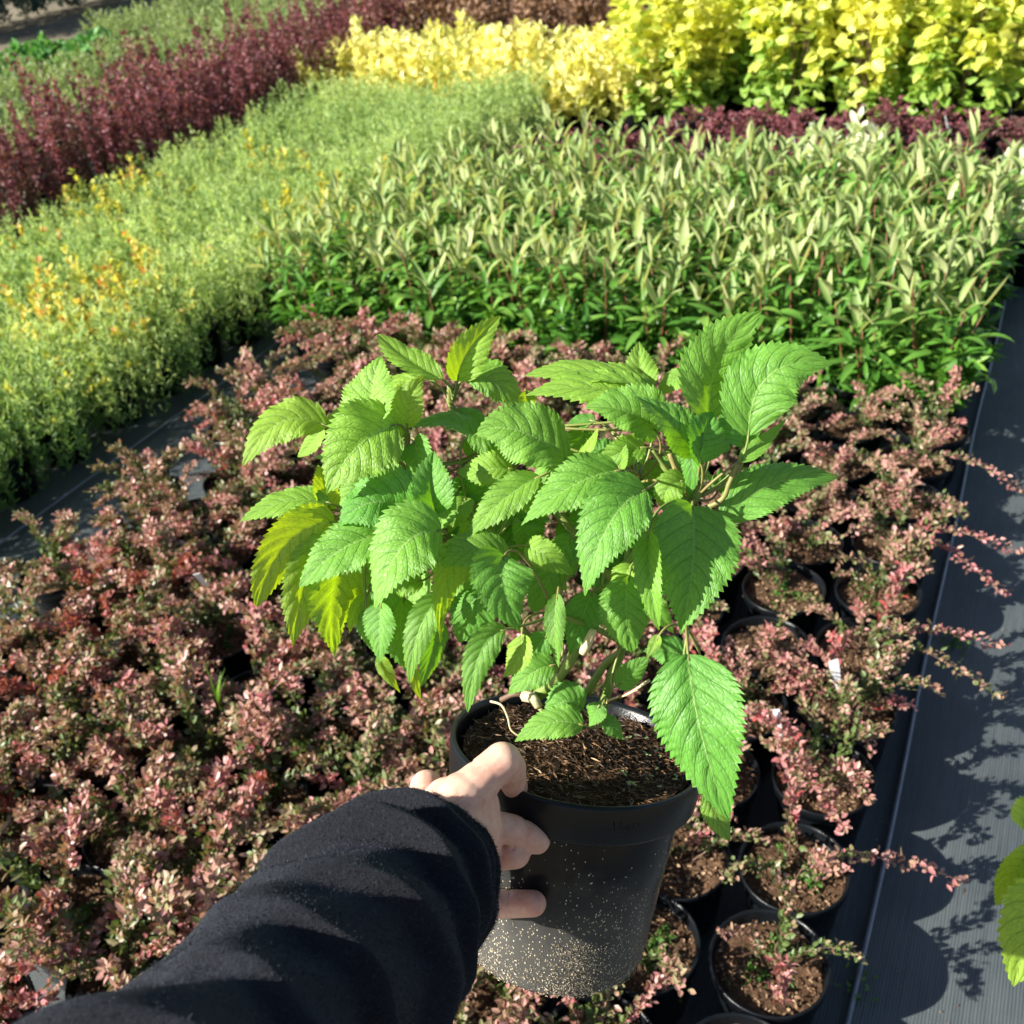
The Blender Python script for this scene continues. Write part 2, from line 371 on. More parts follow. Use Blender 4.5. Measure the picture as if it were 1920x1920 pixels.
# ------------------------------------------------------------------ setting: ground, paths, seams
rng = np.random.default_rng(5); random.seed(5)
g = mesh('ground', [(-60, -20, -.012), (40, -20, -.012), (40, 70, -.012), (-60, 70, -.012)], [(0, 1, 2, 3)], M['dirt'])
tag(link('ground', g), kind='structure')
def fabric_sheet(name, x0, x1, y0, y1, z, amp, seed):
    nx = max(3, int((x1 - x0) / .05)); ny = int((y1 - y0) / .08)
    X, Y = np.meshgrid(np.linspace(x0, x1, nx), np.linspace(y0, y1, ny), indexing='ij')
    r = np.random.default_rng(seed); Z = np.zeros_like(X)
    for k in range(16):
        kx, ky = r.normal(0, 9), r.normal(0, 3); Z += np.sin(kx * X + ky * Y + r.uniform(0, 6)) * amp / 4
    Z = z + np.abs(Z) * .9
    me = mesh(name, np.stack([X, Y, Z], -1).reshape(-1, 3), grid_faces(nx, ny), M['fabric'], True)
    return tag(link(name, me), kind='structure')
fabric_sheet('ground_fabric', -8.4, -.02, -1.5, 13, 0.0, .0015, 1)
fabric_sheet('path', -.062, 1.3, -1.5, 13, 0.006, .009, 2)

def hose(x, r, label):
    P = []
    for y in np.linspace(-1.2, 9.6, 90): P.append((x + .004 * math.sin(y * 1.7) + .002 * math.sin(y * 6.1), y, r + .014))
    v, f = tube(P, r, 8)
    tag(link('irrigation_hose', mesh('hose', v, f, M['hose'], True)), label, 'hose')
hose(-.06, .0042, 'thin grey hose running straight along the edge of the right walkway')
hose(-2.57, .003, 'thin dark hose along the left walkway beside the fine green shrubs')

# ------------------------------------------------------------------ leaf batches
def leaf_batch(P, D, U, L, W, droop=.15, fold=.25, kind='oval'):
    """P base points, D unit directions, U approx up normals, L lengths, W widths -> verts, faces"""
    P, D, U = map(lambda a: np.asarray(a, float), (P, D, U)); n = len(P)
    B = np.cross(D, U); B /= np.linalg.norm(B, axis=1)[:, None] + 1e-9; U = np.cross(B, D)
    L = np.broadcast_to(L, (n,))[:, None]; W = np.broadcast_to(W, (n,))[:, None]
    droop = np.broadcast_to(droop, (n,))[:, None]
    def pt(t, s, lift): return P + D * L * t - U * L * droop * t * t + B * W * .5 * s + U * W * lift
    if kind == 'oval':
        vs = [pt(0, 0, 0), pt(.35, -1, fold), pt(.35, 1, fold), pt(.75, -.75, fold * .7), pt(.75, .75, fold * .7), pt(1, 0, 0), pt(.55, 0, 0)]
        fa = [(0, 1, 6), (0, 6, 2), (1, 3, 6), (2, 6, 4), (3, 5, 6), (4, 6, 5)]
    elif kind == 'rhomb':
        vs = [pt(0, 0, 0), pt(.45, -1, fold), pt(.45, 1, fold), pt(1, 0, 0)]
        fa = [(0, 3, 1), (0, 2, 3)]
    V = np.stack(vs, 1).reshape(-1, 3); k = len(vs)
    Fc = (np.arange(n)[:, None, None] * k + np.array(fa)[None]).reshape(-1, 3)
    return V, Fc, k
def rand_dirs(r, n, zlo, zhi):
    z = r.uniform(zlo, zhi, n); a = r.uniform(0, 2 * np.pi, n); s = np.sqrt(np.maximum(0, 1 - z * z))
    return np.stack([s * np.cos(a), s * np.sin(a), z], 1)

def foliage_mesh(name, r, mat, stems, height, spread, leafL, leafW, per, lean=.5, zlo=-.1, zhi=.9, kind='oval', droop=.15, base_h=.1, start=.15, stemmat=None, arch=.0, outw=.6, rb=.25):
    """a shrub's leaves along many stems; hgt attribute = 0 inside/low .. 1 at the tip"""
    Ps, Ds, Hs = [], [], []
    for s in range(stems):
        a = r.uniform(0, 2 * np.pi); rad = spread * math.sqrt(r.uniform(.02, 1)); hh = height * r.uniform(.72, 1.08) * (1 - .35 * (rad / spread) ** 2)
        p0 = np.array([math.cos(a) * rad * rb, math.sin(a) * rad * rb, base_h]); p2 = np.array([math.cos(a) * rad, math.sin(a) * rad, hh])
        p1 = np.array([math.cos(a) * rad * lean, math.sin(a) * rad * lean, base_h + (hh - base_h) * .6 + arch])
        t = r.uniform(start, 1, per) ** .8; t[:2] = 1
        tt = t[:, None]; Q = (1 - tt) ** 2 * p0 + 2 * tt * (1 - tt) * p1 + tt * tt * p2
        T = p2 - p1; T /= np.linalg.norm(T) + 1e-9
        d = rand_dirs(r, per, zlo, zhi); d = d * outw + T * (1 - outw) * 1.2; d /= np.linalg.norm(d, axis=1)[:, None]
        Ps.append(Q + d * leafL * .1); Ds.append(d); Hs.append(t * r.uniform(.85, 1.1))
    P = np.vstack(Ps); D = np.vstack(Ds); n = len(P)
    U = rand_dirs(r, n, .3, 1.0)
    V, Fc, k = leaf_batch(P, D, U, leafL * r.uniform(.7, 1.25, n), leafW * r.uniform(.7, 1.25, n), droop * r.uniform(.3, 1.8, n), .22, kind)
    rn = np.repeat(r.uniform(0, 1, n), k); hg = np.repeat(np.concatenate(Hs), k)
    return mesh(name, V, Fc, mat, False, rnd={'rnd': rn, 'hgt': hg})
def stems_mesh(name, r, mat, stems, height, spread, rad0=.0018, base_h=.1):
    S = Soup()
    for s in range(stems):
        a = r.uniform(0, 2 * np.pi); rad = spread * math.sqrt(r.uniform(.02, 1)); hh = height * r.uniform(.6, .95)
        P = bez([math.cos(a) * .01, math.sin(a) * .01, base_h - .02], [math.cos(a) * rad * .5, math.sin(a) * rad * .5, hh * .7], [math.cos(a) * rad, math.sin(a) * rad, hh], 5)
        v, f = tube(P, np.linspace(rad0, rad0 * .5, 5), 4); S.add(v, f)
    return S.mesh(name, mat)

# pots for the beds
def pot_meshes(r=.089, h=.155, rb=.068, seg=32):
    v, f = lathe([(0, .002), (rb - .002, .002), (rb, .006), (r - .006, h - .022), (r - .006, h - .02), (r - .0085, h - .02), (r - .0085, h - .03), (rb * .95, .02), (0, .02)], seg)
    body = mesh('pot', v, f, M['pot'], True)
    v, f = lathe([(r - .0065, h - .024), (r - .001, h - .024), (r + .001, h - .002), (r + .0005, h), (r - .0025, h), (r - .0045, h - .004), (r - .0075, h - .022)], seg)
    rim = mesh('rim', v, f, M['pot'], True)
    return body, rim
POT, RIM = pot_meshes()
def soil_mesh(seed, r=.0815, h=.135, mat=None, n=16, amp=.006):
    q = np.random.default_rng(seed); rr = np.linspace(0, r, n); a = np.linspace(0, 2 * np.pi, 40, endpoint=False)
    V = []
    for i, R_ in enumerate(rr):
        z = h + amp * q.normal(0, .5, 40) * (1 if i else 0) + .004 * np.sin(3 * a + seed) * R_ / r - .003 * (R_ / r) ** 4
        V += list(np.stack([R_ * np.cos(a), R_ * np.sin(a), z], 1))
    V = np.array(V); Fc = grid_faces(n, 40, True)
    return mesh('soil', V, Fc, mat or M['soil'], True)
SOILS = [soil_mesh(i) for i in range(3)]

ORD = ['first', 'second', 'third', 'fourth', 'fifth', 'sixth', 'seventh', 'eighth', 'ninth', 'tenth', 'eleventh', 'twelfth', 'thirteenth', 'fourteenth', 'fifteenth', 'sixteenth', 'seventeenth', 'eighteenth', 'nineteenth', 'twentieth',
       'twenty-first', 'twenty-second', 'twenty-third', 'twenty-fourth', 'twenty-fifth', 'twenty-sixth', 'twenty-seventh', 'twenty-eighth', 'twenty-ninth', 'thirtieth']
def ordn(i):
    n = i + 1
    if n <= 30: return ORD[i]
    if n % 10 == 0: return ['thirtieth', 'fortieth', 'fiftieth'][n // 10 - 3]
    return ['thirty-', 'forty-', 'fifty-'][n // 10 - 3] + ORD[n % 10 - 1]
def in_view(x, y, z=.2, m=260):
    d = RM.T @ (np.array([x, y, z]) - CAMP)
    if -d[2] < .05: return False
    px = 960 + F * d[0] / -d[2]; py = 960 - F * d[1] / -d[2]
    return -m < px < 1920 + m and -m < py < 1920 + m

crr = np.random.default_rng(21); n = 420; a = crr.uniform(0, 6.28, n); r_ = .079 * np.sqrt(crr.uniform(0, 1, n))
V, Fc, k = leaf_batch(np.stack([r_ * np.cos(a), r_ * np.sin(a), np.full(n, .1365)], 1) + crr.normal(0, .0015, (n, 3)), rand_dirs(crr, n, -.2, .5), rand_dirs(crr, n, .1, 1), crr.uniform(.004, .011, n), crr.uniform(.002, .006, n), .2, .5)
CRUMB = mesh('bark_crumbs', V, Fc, foliage_mat('bark_crumb', [(0, (.05, .03, .018)), (.5, (.20, .12, .07)), (1, (.42, .29, .18))], trans=.02, obj_amt=0, rough=.9, spec=.1), rnd={'rnd': np.repeat(crr.uniform(0, 1, n), k), 'hgt': np.ones(n * k)})
def add_pot(root, r, soil=True):
    p = link('pot', POT, root); link('rim', RIM, p)
    if soil:
        s = link('soil', SOILS[r.integers(3)], root); s.rotation_euler = (0, 0, r.uniform(0, 6))
        b = link('bark_crumbs', CRUMB, root); b['kind'] = 'stuff'; b.rotation_euler = (0, 0, r.uniform(0, 6))

# ------------------------------------------------------------------ bed of pink-leaved shrubs
def make_sprig(r, length, arch, leafL, name='sprig', dens=1.0, up=.70):
    """an arching twig lying in the local xz plane, growing outward along +x, with leaf clusters"""
    S = Soup(); P = bez([0, 0, 0], [length * .30, 0, length * (up + .05)], [length * (.62 + arch), r.normal(0, .02), length * (up - arch * .9)], 12)
    P[1:] += r.normal(0, .0022, (11, 3))
    v, f = tube(P[::2], np.linspace(.0013, .0006, 6), 4); Sst = (v, f)
    n = int(length / .0040 * dens); t = np.linspace(.14, 1, n) ** .85
    idx = t * 11; i0 = np.minimum(idx.astype(int), 10); fr = (idx - i0)[:, None]; Q = P[i0] * (1 - fr) + P[i0 + 1] * fr
    T = P[np.minimum(i0 + 1, 11)] - P[i0]; T /= np.linalg.norm(T, axis=1)[:, None]
    k = 3; Q = np.repeat(Q, k, 0); T = np.repeat(T, k, 0); tt = np.repeat(t, k); n = len(Q)
    d = rand_dirs(r, n, -.2, 1.0) * .85 + T * .5; d /= np.linalg.norm(d, axis=1)[:, None]
    U = rand_dirs(r, n, .2, 1); U = U + np.array([0, 0, .4])
    V, Fc, kk = leaf_batch(Q + d * .002 + r.normal(0, .0045, (n, 3)), d, U, leafL * r.uniform(.6, 1.25, n) * (1 - .1 * tt), leafL * .60 * r.uniform(.75, 1.2, n) * (1 - .2 * tt), .15 * r.uniform(-1, 2, n), .16, 'oval')
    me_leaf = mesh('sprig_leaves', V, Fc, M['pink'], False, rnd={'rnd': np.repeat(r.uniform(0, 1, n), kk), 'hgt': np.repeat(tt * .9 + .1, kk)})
    # one mesh: twig + leaves, two materials
    nv = len(V); v2 = np.vstack([V, v]); faces = Fc.tolist() + [tuple(int(q) + nv for q in fc) for fc in f]
    me = bpy.data.meshes.new(name); me.from_pydata(v2.tolist(), [], faces)
    me.materials.append(M['pink']); me.materials.append(M['twig'])
    mi = np.zeros(len(faces), np.int32); mi[len(Fc):] = 1; me.polygons.foreach_set("material_index", mi)
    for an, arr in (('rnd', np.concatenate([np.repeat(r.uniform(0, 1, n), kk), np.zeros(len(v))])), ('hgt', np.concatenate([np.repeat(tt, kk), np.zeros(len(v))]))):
        a = me.attributes.new(an, 'FLOAT', 'POINT'); a.data.foreach_set("value", arr.astype(np.float32))
    me.update(); bpy.data.meshes.remove(me_leaf); return me
SPR = [make_sprig(rng, rng.uniform(.12, .175), rng.uniform(-.05, .25), rng.uniform(.0125, .0165)) for _ in range(10)]
LONG = [make_sprig(rng, rng.uniform(.25, .29), rng.uniform(.30, .42), .014, dens=.62, up=.42) for _ in range(3)]
_p = M['pink']; M['pink'] = foliage_mat('crimson_leaf', [(0, (.24, .13, .08)), (.5, (.33, .08, .07)), (1, (.42, .16, .11))], trans=.3, obj_amt=.3, rough=.4)
CRIM = [make_sprig(rng, rng.uniform(.13, .16), rng.uniform(.0, .2), .015) for _ in range(3)]; M['pink'] = _p
mossm = foliage_mesh('moss', rng, M['moss'], 26, .165, .075, .011, .006, 16, base_h=.135, zlo=.1)

CRP = [ground_at(a_, b_, .28) for a_, b_ in ((195, 1060), (235, 1080), (120, 1190), (480, 1425), (15, 1460))]
def pink_shrub(x, y, label, n_sprig, rmul=1.0, longs=(), moss=False, dirs=None, lift=1.0):
    root = empty('pink_leaved_shrub', (x, y, .001), rng.uniform(0, 6.28)); rz = root.rotation_euler[2]
    tag(root, label, 'shrub', 'pink-leaved shrubs standing pot to pot in the middle bed')
    add_pot(root, rng)
    for k in range(n_sprig):
        s = link('sprig', SPR[rng.integers(len(SPR))], root)
        az = (rng.uniform(0, 6.28) if dirs is None else rng.choice(dirs) + rng.normal(0, .5)) - rz
        s.rotation_euler = (rng.normal(0, .25), rng.uniform(-.45, .3), az); sc = rng.uniform(.75, 1.2) * rmul
        s.scale = (sc, sc, sc * rng.uniform(.85, 1.1) * lift); rr = rng.uniform(0, .03)
        s.location = (rr * math.cos(az), rr * math.sin(az), .133)
    for (cx_, cy_) in CRP:
        if (x - cx_) ** 2 + (y - cy_) ** 2 < .13 ** 2:
            for q in range(2):
                s = link('sprig', CRIM[rng.integers(3)], root); s.rotation_euler = (0, -.2, rng.uniform(0, 6.28)); s.location = (0, 0, .137)
    for az in longs:
        s = link('sprig', LONG[rng.integers(3)], root); s.rotation_euler = (0, rng.uniform(.0, .15), az - rz); s.location = (0, 0, .135)
    if moss and rng.random() < .8: tag(link('moss', mossm, root), kind='stuff')
    return root
SP = .187
n_rows = 15; n_cols = 11; cnt = 0
for row in range(n_rows):
    y = 2.57 - row * SP * .985
    for c in range(n_cols):
        x = -.178 - c * SP - max(0, c - 6) * .014 + (SP * .5 if row % 2 and False else 0) + rng.normal(0, .006)
        yy = y + rng.normal(0, .006) - (.05 if c % 2 else 0)
        if not in_view(x, yy, .2, 200): continue
        if c == 10 and (row >= 8 or rng.random() < .12): continue
        col_near = c <= 3
        edge = min(c / 3.0, 1.0)
        n = int(7 + 8 * edge + rng.integers(-1, 5))
        dirs = None; moss = rng.random() < (.6 if row > 4 else .4); rm = 1.0; longs = ()
        if c == 0:
            n = [11, 10, 9, 10, 9, 5, 12, 13, 4, 4, 6, 8, 8, 8, 8, 8][row]; longs = {1: (-.2,), 3: (.1, -.5), 5: (-.25, .3), 8: (.25,)}.get(row, ())
        if c == 1 and row in (8, 9): n = 7
        if c in (1, 2) and row in (4, 5): n = 6
        if c == 1 and row == 1: n = 4
        lab = f'pink-leaved potted shrub, {ordn(c)} pot in from the right walkway, {ordn(row)} row below the long-leaved green block'
        lab = f'pink-leaved shrub, {ordn(c)} from the right walkway, {ordn(row)} row nearer than the long-leaved block'
        pink_shrub(x, yy, lab, n, rm * (1.08 if c > 3 else .95), longs, moss, dirs); cnt += 1
print('pink', cnt)

# ------------------------------------------------------------------ block of long-leaved green plants
def long_leaf(r, L, W, recurve, fold, mat, n=7):
    t = np.linspace(0, 1, n); w = np.sin(np.pi * np.clip(t, 0, 1) ** .8) ** .8 * W * .5; w[0] = .001; w[-1] = .0003
    ang = recurve * t ** 1.5; dx = np.cumsum(np.sin(ang)) / n * L; dz = np.cumsum(np.cos(ang)) / n * L
    side = r.normal(0, .06) * L * t * t
    V = []
    for i in range(n):
        cx = np.array([dx[i], side[i], dz[i]]); nn = np.array([-math.cos(ang[i]), 0, math.sin(ang[i])])
        V += [cx + np.array([0, -w[i], 0]) + nn * w[i] * fold, cx, cx + np.array([0, w[i], 0]) + nn * w[i] * fold]
    V = np.array(V); return mesh('leaf', V, grid_faces(n, 3)[:, ::-1].copy(), mat, True, rnd={'rnd': np.full(len(V), r.uniform(0, 1)), 'hgt': np.repeat(t, 3)})
M['willowgreen'] = foliage_mat('willow_mature_leaf', [(0, (.05, .15, .02)), (.6, (.11, .26, .04)), (1, (.22, .38, .07))], trans=.3, rough=.4, under=(.30, .40, .16))
WLG = [long_leaf(rng, rng.uniform(.11, .14), rng.uniform(.022, .030), rng.uniform(.3, 1.5), rng.uniform(.2, .6), M['willowgreen']) for _ in range(6)]
WL = [long_leaf(rng, rng.uniform(.11, .145), rng.uniform(.023, .031), rng.uniform(-.3, 1.3), rng.uniform(.3, .9), M['willow']) for _ in range(10)]
wst = [mesh('shoot', *tube(bez([0, 0, 0], [.01, 0, .15], [rng.normal(0, .02), rng.normal(0, .02), .30], 6), np.linspace(.0028, .0015, 6), 5), M['stemred'], True) for _ in range(3)]
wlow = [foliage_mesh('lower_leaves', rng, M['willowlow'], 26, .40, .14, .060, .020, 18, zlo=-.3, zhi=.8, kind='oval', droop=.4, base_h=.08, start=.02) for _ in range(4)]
wtop = [foliage_mesh('upper_leaves', rng, M['willow'], 12, .50, .12, .085, .018, 8, zlo=.2, zhi=.98, kind='oval', droop=.35, base_h=.2, start=.5) for _ in range(4)]
def willow_plant(x, y, label, h=1.0, nsh=7):
    root = empty('long_leaved_plant', (x, y, .001), rng.uniform(0, 6.28)); tag(root, label, 'plant', 'long-leaved green plants in the block across the middle bed')
    p = link('pot', POT, root); link('rim', RIM, p)
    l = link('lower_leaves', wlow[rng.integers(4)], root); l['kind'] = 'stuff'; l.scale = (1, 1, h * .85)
    for k in range(nsh):
        a = k * 2.4 + rng.uniform(-.4, .4); rr = .03 + .075 * math.sqrt((k + .3) / nsh)
        s = link('shoot', wst[k % 3], root); s.location = (rr * math.cos(a) * .5, rr * math.sin(a) * .5, .13)
        s.rotation_euler = (-math.sin(a) * rr * 2.0 + rng.normal(0, .05), math.cos(a) * rr * 2.0 + rng.normal(0, .05), 0)
        sc = h * rng.uniform(.80, 1.22); s.scale = (1, 1, sc)
        for q in range(10):
            pr = q // 2; lv = link('leaf', WL[rng.integers(len(WL))] if pr < 2 else WLG[rng.integers(len(WLG))], s)
            hz = .30 - pr * .036; az = (q % 2) * math.pi + pr * 1.57 + rng.normal(0, .25) + k
            tilt = .26 + pr * .24 + rng.normal(0, .14); m = rng.uniform(.8, 1.12) * (.72 if pr == 0 else 1)
            lv.location = (0, 0, hz); lv.rotation_mode = 'XYZ'
            lv.rotation_euler = (0, tilt, az); lv.scale = (m, m, m / sc)
WS = .20
for row in range(7):
    for c in range(12):
        x = -.20 - c * WS + rng.normal(0, .015); y = 2.80 + row * WS + rng.normal(0, .015)
        if c == 11 and row > 4: continue
        willow_plant(x, y, f'long-leaved green plant, {ordn(c)} from the right walkway, {ordn(row)} row back in its block', rng.uniform(.85, 1.12), 6)

# ------------------------------------------------------------------ generic background shrubs
def shrub_kind(name, group, cat, protos, parts_kind, spots, label_fn, pot=True, sc=(.88, 1.12), thing=None, leafname='foliage', stemm=None):
    for i, (x, y, info) in enumerate(spots):
        root = empty(name, (x, y, .001), rng.uniform(0, 6.28)); tag(root, label_fn(i, info), cat, group)
        if pot: p = link('pot', POT, root); link('rim', RIM, p)
        f = link(leafname, protos[rng.integers(len(protos))], root); f['kind'] = 'stuff'
        s = rng.uniform(*sc) * (1.14 if name == 'fine_leaved_shrub' and info[0] == 0 else 1); f.scale = (rng.uniform(.95, 1.1), rng.uniform(.95, 1.1), s)
        if name == 'golden_shrub': f2 = link('green_foliage', spir[rng.integers(len(spir))], root); f2['kind'] = 'stuff'; f2.scale = (.95, .95, .95)
        if name == 'fine_leaved_shrub' and rng.random() < (.6 if y < 2.6 and info[0] < 4 else .25): f2 = link('yellow_foliage', gold_few[rng.integers(3)], root); f2['kind'] = 'stuff'; f2.rotation_euler = (0, 0, rng.uniform(0, 6))
        if stemm: link('twigs', stemm[rng.integers(len(stemm))], root)

# fine green shrubs in the left bed
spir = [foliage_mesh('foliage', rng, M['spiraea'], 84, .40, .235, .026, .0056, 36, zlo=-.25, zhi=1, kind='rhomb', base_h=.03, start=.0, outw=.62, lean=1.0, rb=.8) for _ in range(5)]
gold = [foliage_mesh('foliage', rng, M['golden'], 15, .41, .22, .028, .018, 20, zlo=-.2, zhi=.9, kind='oval', base_h=.14, start=.3) for _ in range(3)]
gold_few = [foliage_mesh('foliage', rng, M['golden'], 8, .42, .23, .028, .017, 12, zlo=-.2, zhi=.9, kind='oval', base_h=.14, start=.5) for _ in range(3)]
gold_px = [(190, 350), (215, 370), (150, 540), (170, 570), (400, 590), (330, 650), (280, 690), (440, 560), (15, 790), (600, 390), (235, 500), (470, 650), (90, 600), (560, 450), (360, 560)]
gp = [ground_at(x, y, .34) for x, y in gold_px]
sA, sG = [], []
nr = 0
for c in range(6):
    for row in range(26):
        x = -2.78 - c * .255 + rng.normal(0, .02); y = -.2 + row * .235 + (.11 if c % 2 else 0) + rng.normal(0, .02)
        if y > 5.7 or not in_view(x, y, .3, 120 if c > 2 else 520): continue
        isg = any((x - a) ** 2 + (y - b) ** 2 < .19 ** 2 for a, b in gp)
        (sG if isg else sA).append((x, y, (c, row)))
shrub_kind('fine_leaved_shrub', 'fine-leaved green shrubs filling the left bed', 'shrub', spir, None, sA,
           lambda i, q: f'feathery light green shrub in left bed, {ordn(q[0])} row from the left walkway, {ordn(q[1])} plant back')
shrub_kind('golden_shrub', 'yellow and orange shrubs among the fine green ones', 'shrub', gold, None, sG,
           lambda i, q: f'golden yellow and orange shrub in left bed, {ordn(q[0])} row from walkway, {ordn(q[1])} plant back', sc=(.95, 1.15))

# burgundy upright shrubs
burg = [foliage_mesh('foliage', rng, M['burgundy'], 15, .70, .13, .026, .015, 60, zlo=-.3, zhi=.9, kind='rhomb', base_h=.10, start=.08, lean=.8, outw=.7) for _ in range(5)]
bst = [stems_mesh('twigs', rng, M['twig'], 9, .55, .10) for _ in range(2)]
sp = []
for c in range(4):
    for row in range(44):
        x = -4.45 - c * .24 + rng.normal(0, .02); y = 2.2 + row * .20 + rng.normal(0, .02)
        if in_view(x, y, .3, 80): sp.append((x, y, (c, row)))
shrub_kind('burgundy_shrub', 'dark red upright shrubs in the row across the top left', 'shrub', burg, None, sp,
           lambda i, q: f'dark red upright shrub, {ordn(q[0])} line back from the green bed, {ordn(q[1])} along the row', stemm=bst, sc=(.85, 1.15))

# yellow shrubs
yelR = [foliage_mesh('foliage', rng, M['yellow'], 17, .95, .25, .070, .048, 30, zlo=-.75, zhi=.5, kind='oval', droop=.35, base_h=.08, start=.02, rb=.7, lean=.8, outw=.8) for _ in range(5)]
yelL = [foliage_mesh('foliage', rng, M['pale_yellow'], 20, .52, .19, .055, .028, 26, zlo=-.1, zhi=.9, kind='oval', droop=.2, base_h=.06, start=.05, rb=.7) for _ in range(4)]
ysr = [(-.12 - c * .27 + .5 + rng.normal(0, .05), 5.85 + r_ * .28 + rng.normal(0, .06), (c, r_)) for c in range(10) for r_ in range(6)]
ysr = [s for s in ysr if in_view(s[0], s[1], .5, 100)]
yst = [stems_mesh('twigs', rng, M['twig'], 9, .9, .16, .003) for _ in range(2)]
shrub_kind('yellow_leaved_shrub', 'tall bright yellow shrubs at the top right', 'shrub', yelR, None, ysr,
           lambda i, q: f'tall bright yellow shrub at the top right, {ordn(q[0])} from the right, {ordn(q[1])} row back', stemm=yst)
ysl = [(-2.20 - c * .235 + rng.normal(0, .02), 5.75 + r_ * .25 + (c * .02) + rng.normal(0, .03), (c, r_)) for c in range(11) for r_ in range(3)]
shrub_kind('pale_yellow_shrub', 'pale yellow shrubs in the middle of the far beds', 'shrub', yelL, None, [s for s in ysl if in_view(s[0], s[1], .4, 80)],
           lambda i, q: f'pale yellow bushy shrub, {ordn(q[0])} counted leftward from tall yellow shrubs, {ordn(q[1])} row back')
# brown shrubs behind
brn = [foliage_mesh('foliage', rng, M['brown'], 22, .62, .18, .050, .024, 28, zlo=-.4, zhi=.9, kind='oval', base_h=.1, start=.1) for _ in range(4)]
bs_ = [(-1.9 - c * .30 + rng.normal(0, .03), 6.9 + r_ * .30 + rng.normal(0, .03), (c, r_)) for c in range(11) for r_ in range(8)]
shrub_kind('brown_leaved_shrub', 'brown-leaved shrubs behind the yellow ones', 'shrub', brn, None, [s for s in bs_ if in_view(s[0], s[1], .4, 60)],
           lambda i, q: f'brown-leaved shrub at the photo top behind the yellow ones, {ordn(q[0])} column from right, {ordn(q[1])} row', sc=(.85, 1.1))
# low burgundy plants in front of the yellow ones
lowb = [foliage_mesh('foliage', rng, M['burgundy'], 20, .235, .115, .020, .012, 26, zlo=-.1, zhi=.9, kind='rhomb', base_h=.13, start=.1) for _ in range(4)]
lb = [(-.02 + .3 - c * .205 + rng.normal(0, .02), 4.5 + r_ * .205 + rng.normal(0, .02), (c, r_)) for c in range(14) for r_ in range(6)]
shrub_kind('low_burgundy_plant', 'low dark red plants between the long-leaved block and yellow shrubs', 'plant', lowb, None, [s for s in lb if in_view(s[0], s[1], .2, 60) and (s[2][0] < 11 or s[2][1] < 4)],
           lambda i, q: f'low dark red potted plant before tall yellow shrubs, {ordn(q[0])} from the right, {ordn(q[1])} row')
# white-variegated plants
sil = [foliage_mesh('foliage', rng, M['silver'], 14, .44, .10, .05, .022, 16, zlo=-.1, zhi=.9, kind='oval', base_h=.15) for _ in range(2)]
shrub_kind('variegated_plant', 'white-edged plants behind the long-leaved block', 'plant', sil, None,
           [(x_, y_, l_) for (x_, y_), l_ in (((-.84, 4.38), 'pale white-edged plant behind the long-leaved block, left of the others'), ((-.68, 4.40), 'second pale white-edged plant from the left behind long-leaved block'), ((-.12, 4.15), 'white-edged plant at the right end of the long-leaved block'), ((.0, 3.95), 'whitest plant at the far right photo edge beside the path'))],
           lambda i, q: q)
# olive shrubs beyond the burgundy row
oli = [foliage_mesh('foliage', rng, M['olive'], 30, .42, .20, .035, .010, 30, zlo=-.0, zhi=.95, kind='rhomb', base_h=.08, start=.1) for _ in range(4)]
os_ = [(-5.5 - c * .32 + rng.normal(0, .04), 3.4 + r_ * .32 + rng.normal(0, .04), (c, r_)) for c in range(11) for r_ in range(32)]
os_ = [s for s in os_ if in_view(s[0], s[1], .3, 40) and not (s[0] < -7.4 and s[1] < 7.9)]
shrub_kind('olive_green_shrub', 'grey-green shrubs beyond the dark red row', 'shrub', oli, None, os_,
           lambda i, q: f'grey-green shrub beyond the dark red row, {ordn(q[0])} line back, {ordn(q[1])} along', pot=False)
# broad-leaved bright green plants at the far left
brd = [foliage_mesh('foliage', rng, M['broad'], 14, .32, .20, .10, .07, 9, zlo=-.1, zhi=.8, kind='oval', droop=.4, base_h=.04) for _ in range(2)]
bl = [(-7.95 - a * .36 + rng.normal(0, .04), 6.0 + b * .36 + rng.normal(0, .04), (a, b)) for a in range(3) for b in range(5)]
shrub_kind('broad_leaved_plant', 'bright green broad-leaved plants at the far left', 'plant', brd, None, [s for s in bl if in_view(s[0], s[1], .2, 40)],
           lambda i, q: f'bright green broad-leaved plant at far left edge, {ordn(q[0])} line back, {ordn(q[1])} along', pot=False)
# dark hedge at the far top left
hd = [foliage_mesh('foliage', rng, M['hedge'], 50, 1.9, .55, .09, .03, 40, zlo=-.3, zhi=.9, kind='rhomb', base_h=.0, start=.02) for _ in range(2)]
hs = [(-12.6 + a * -.55, 9.5 + a * .95 + b * .0, (a,)) for a in range(-3, 9) for b in (0,)]
hs = [(-12.2 - b * .8, 8.6 + a * .62, (b, a)) for a in range(10) for b in range(2)]
shrub_kind('conifer_bush', 'dark conifer bushes in the far hedge', 'bush', hd, None, hs,
           lambda i, q: f'dark blue-green conifer bush in the far top-left hedge, {["front", "back"][q[0]]} line, {ordn(q[1])} along', pot=False)

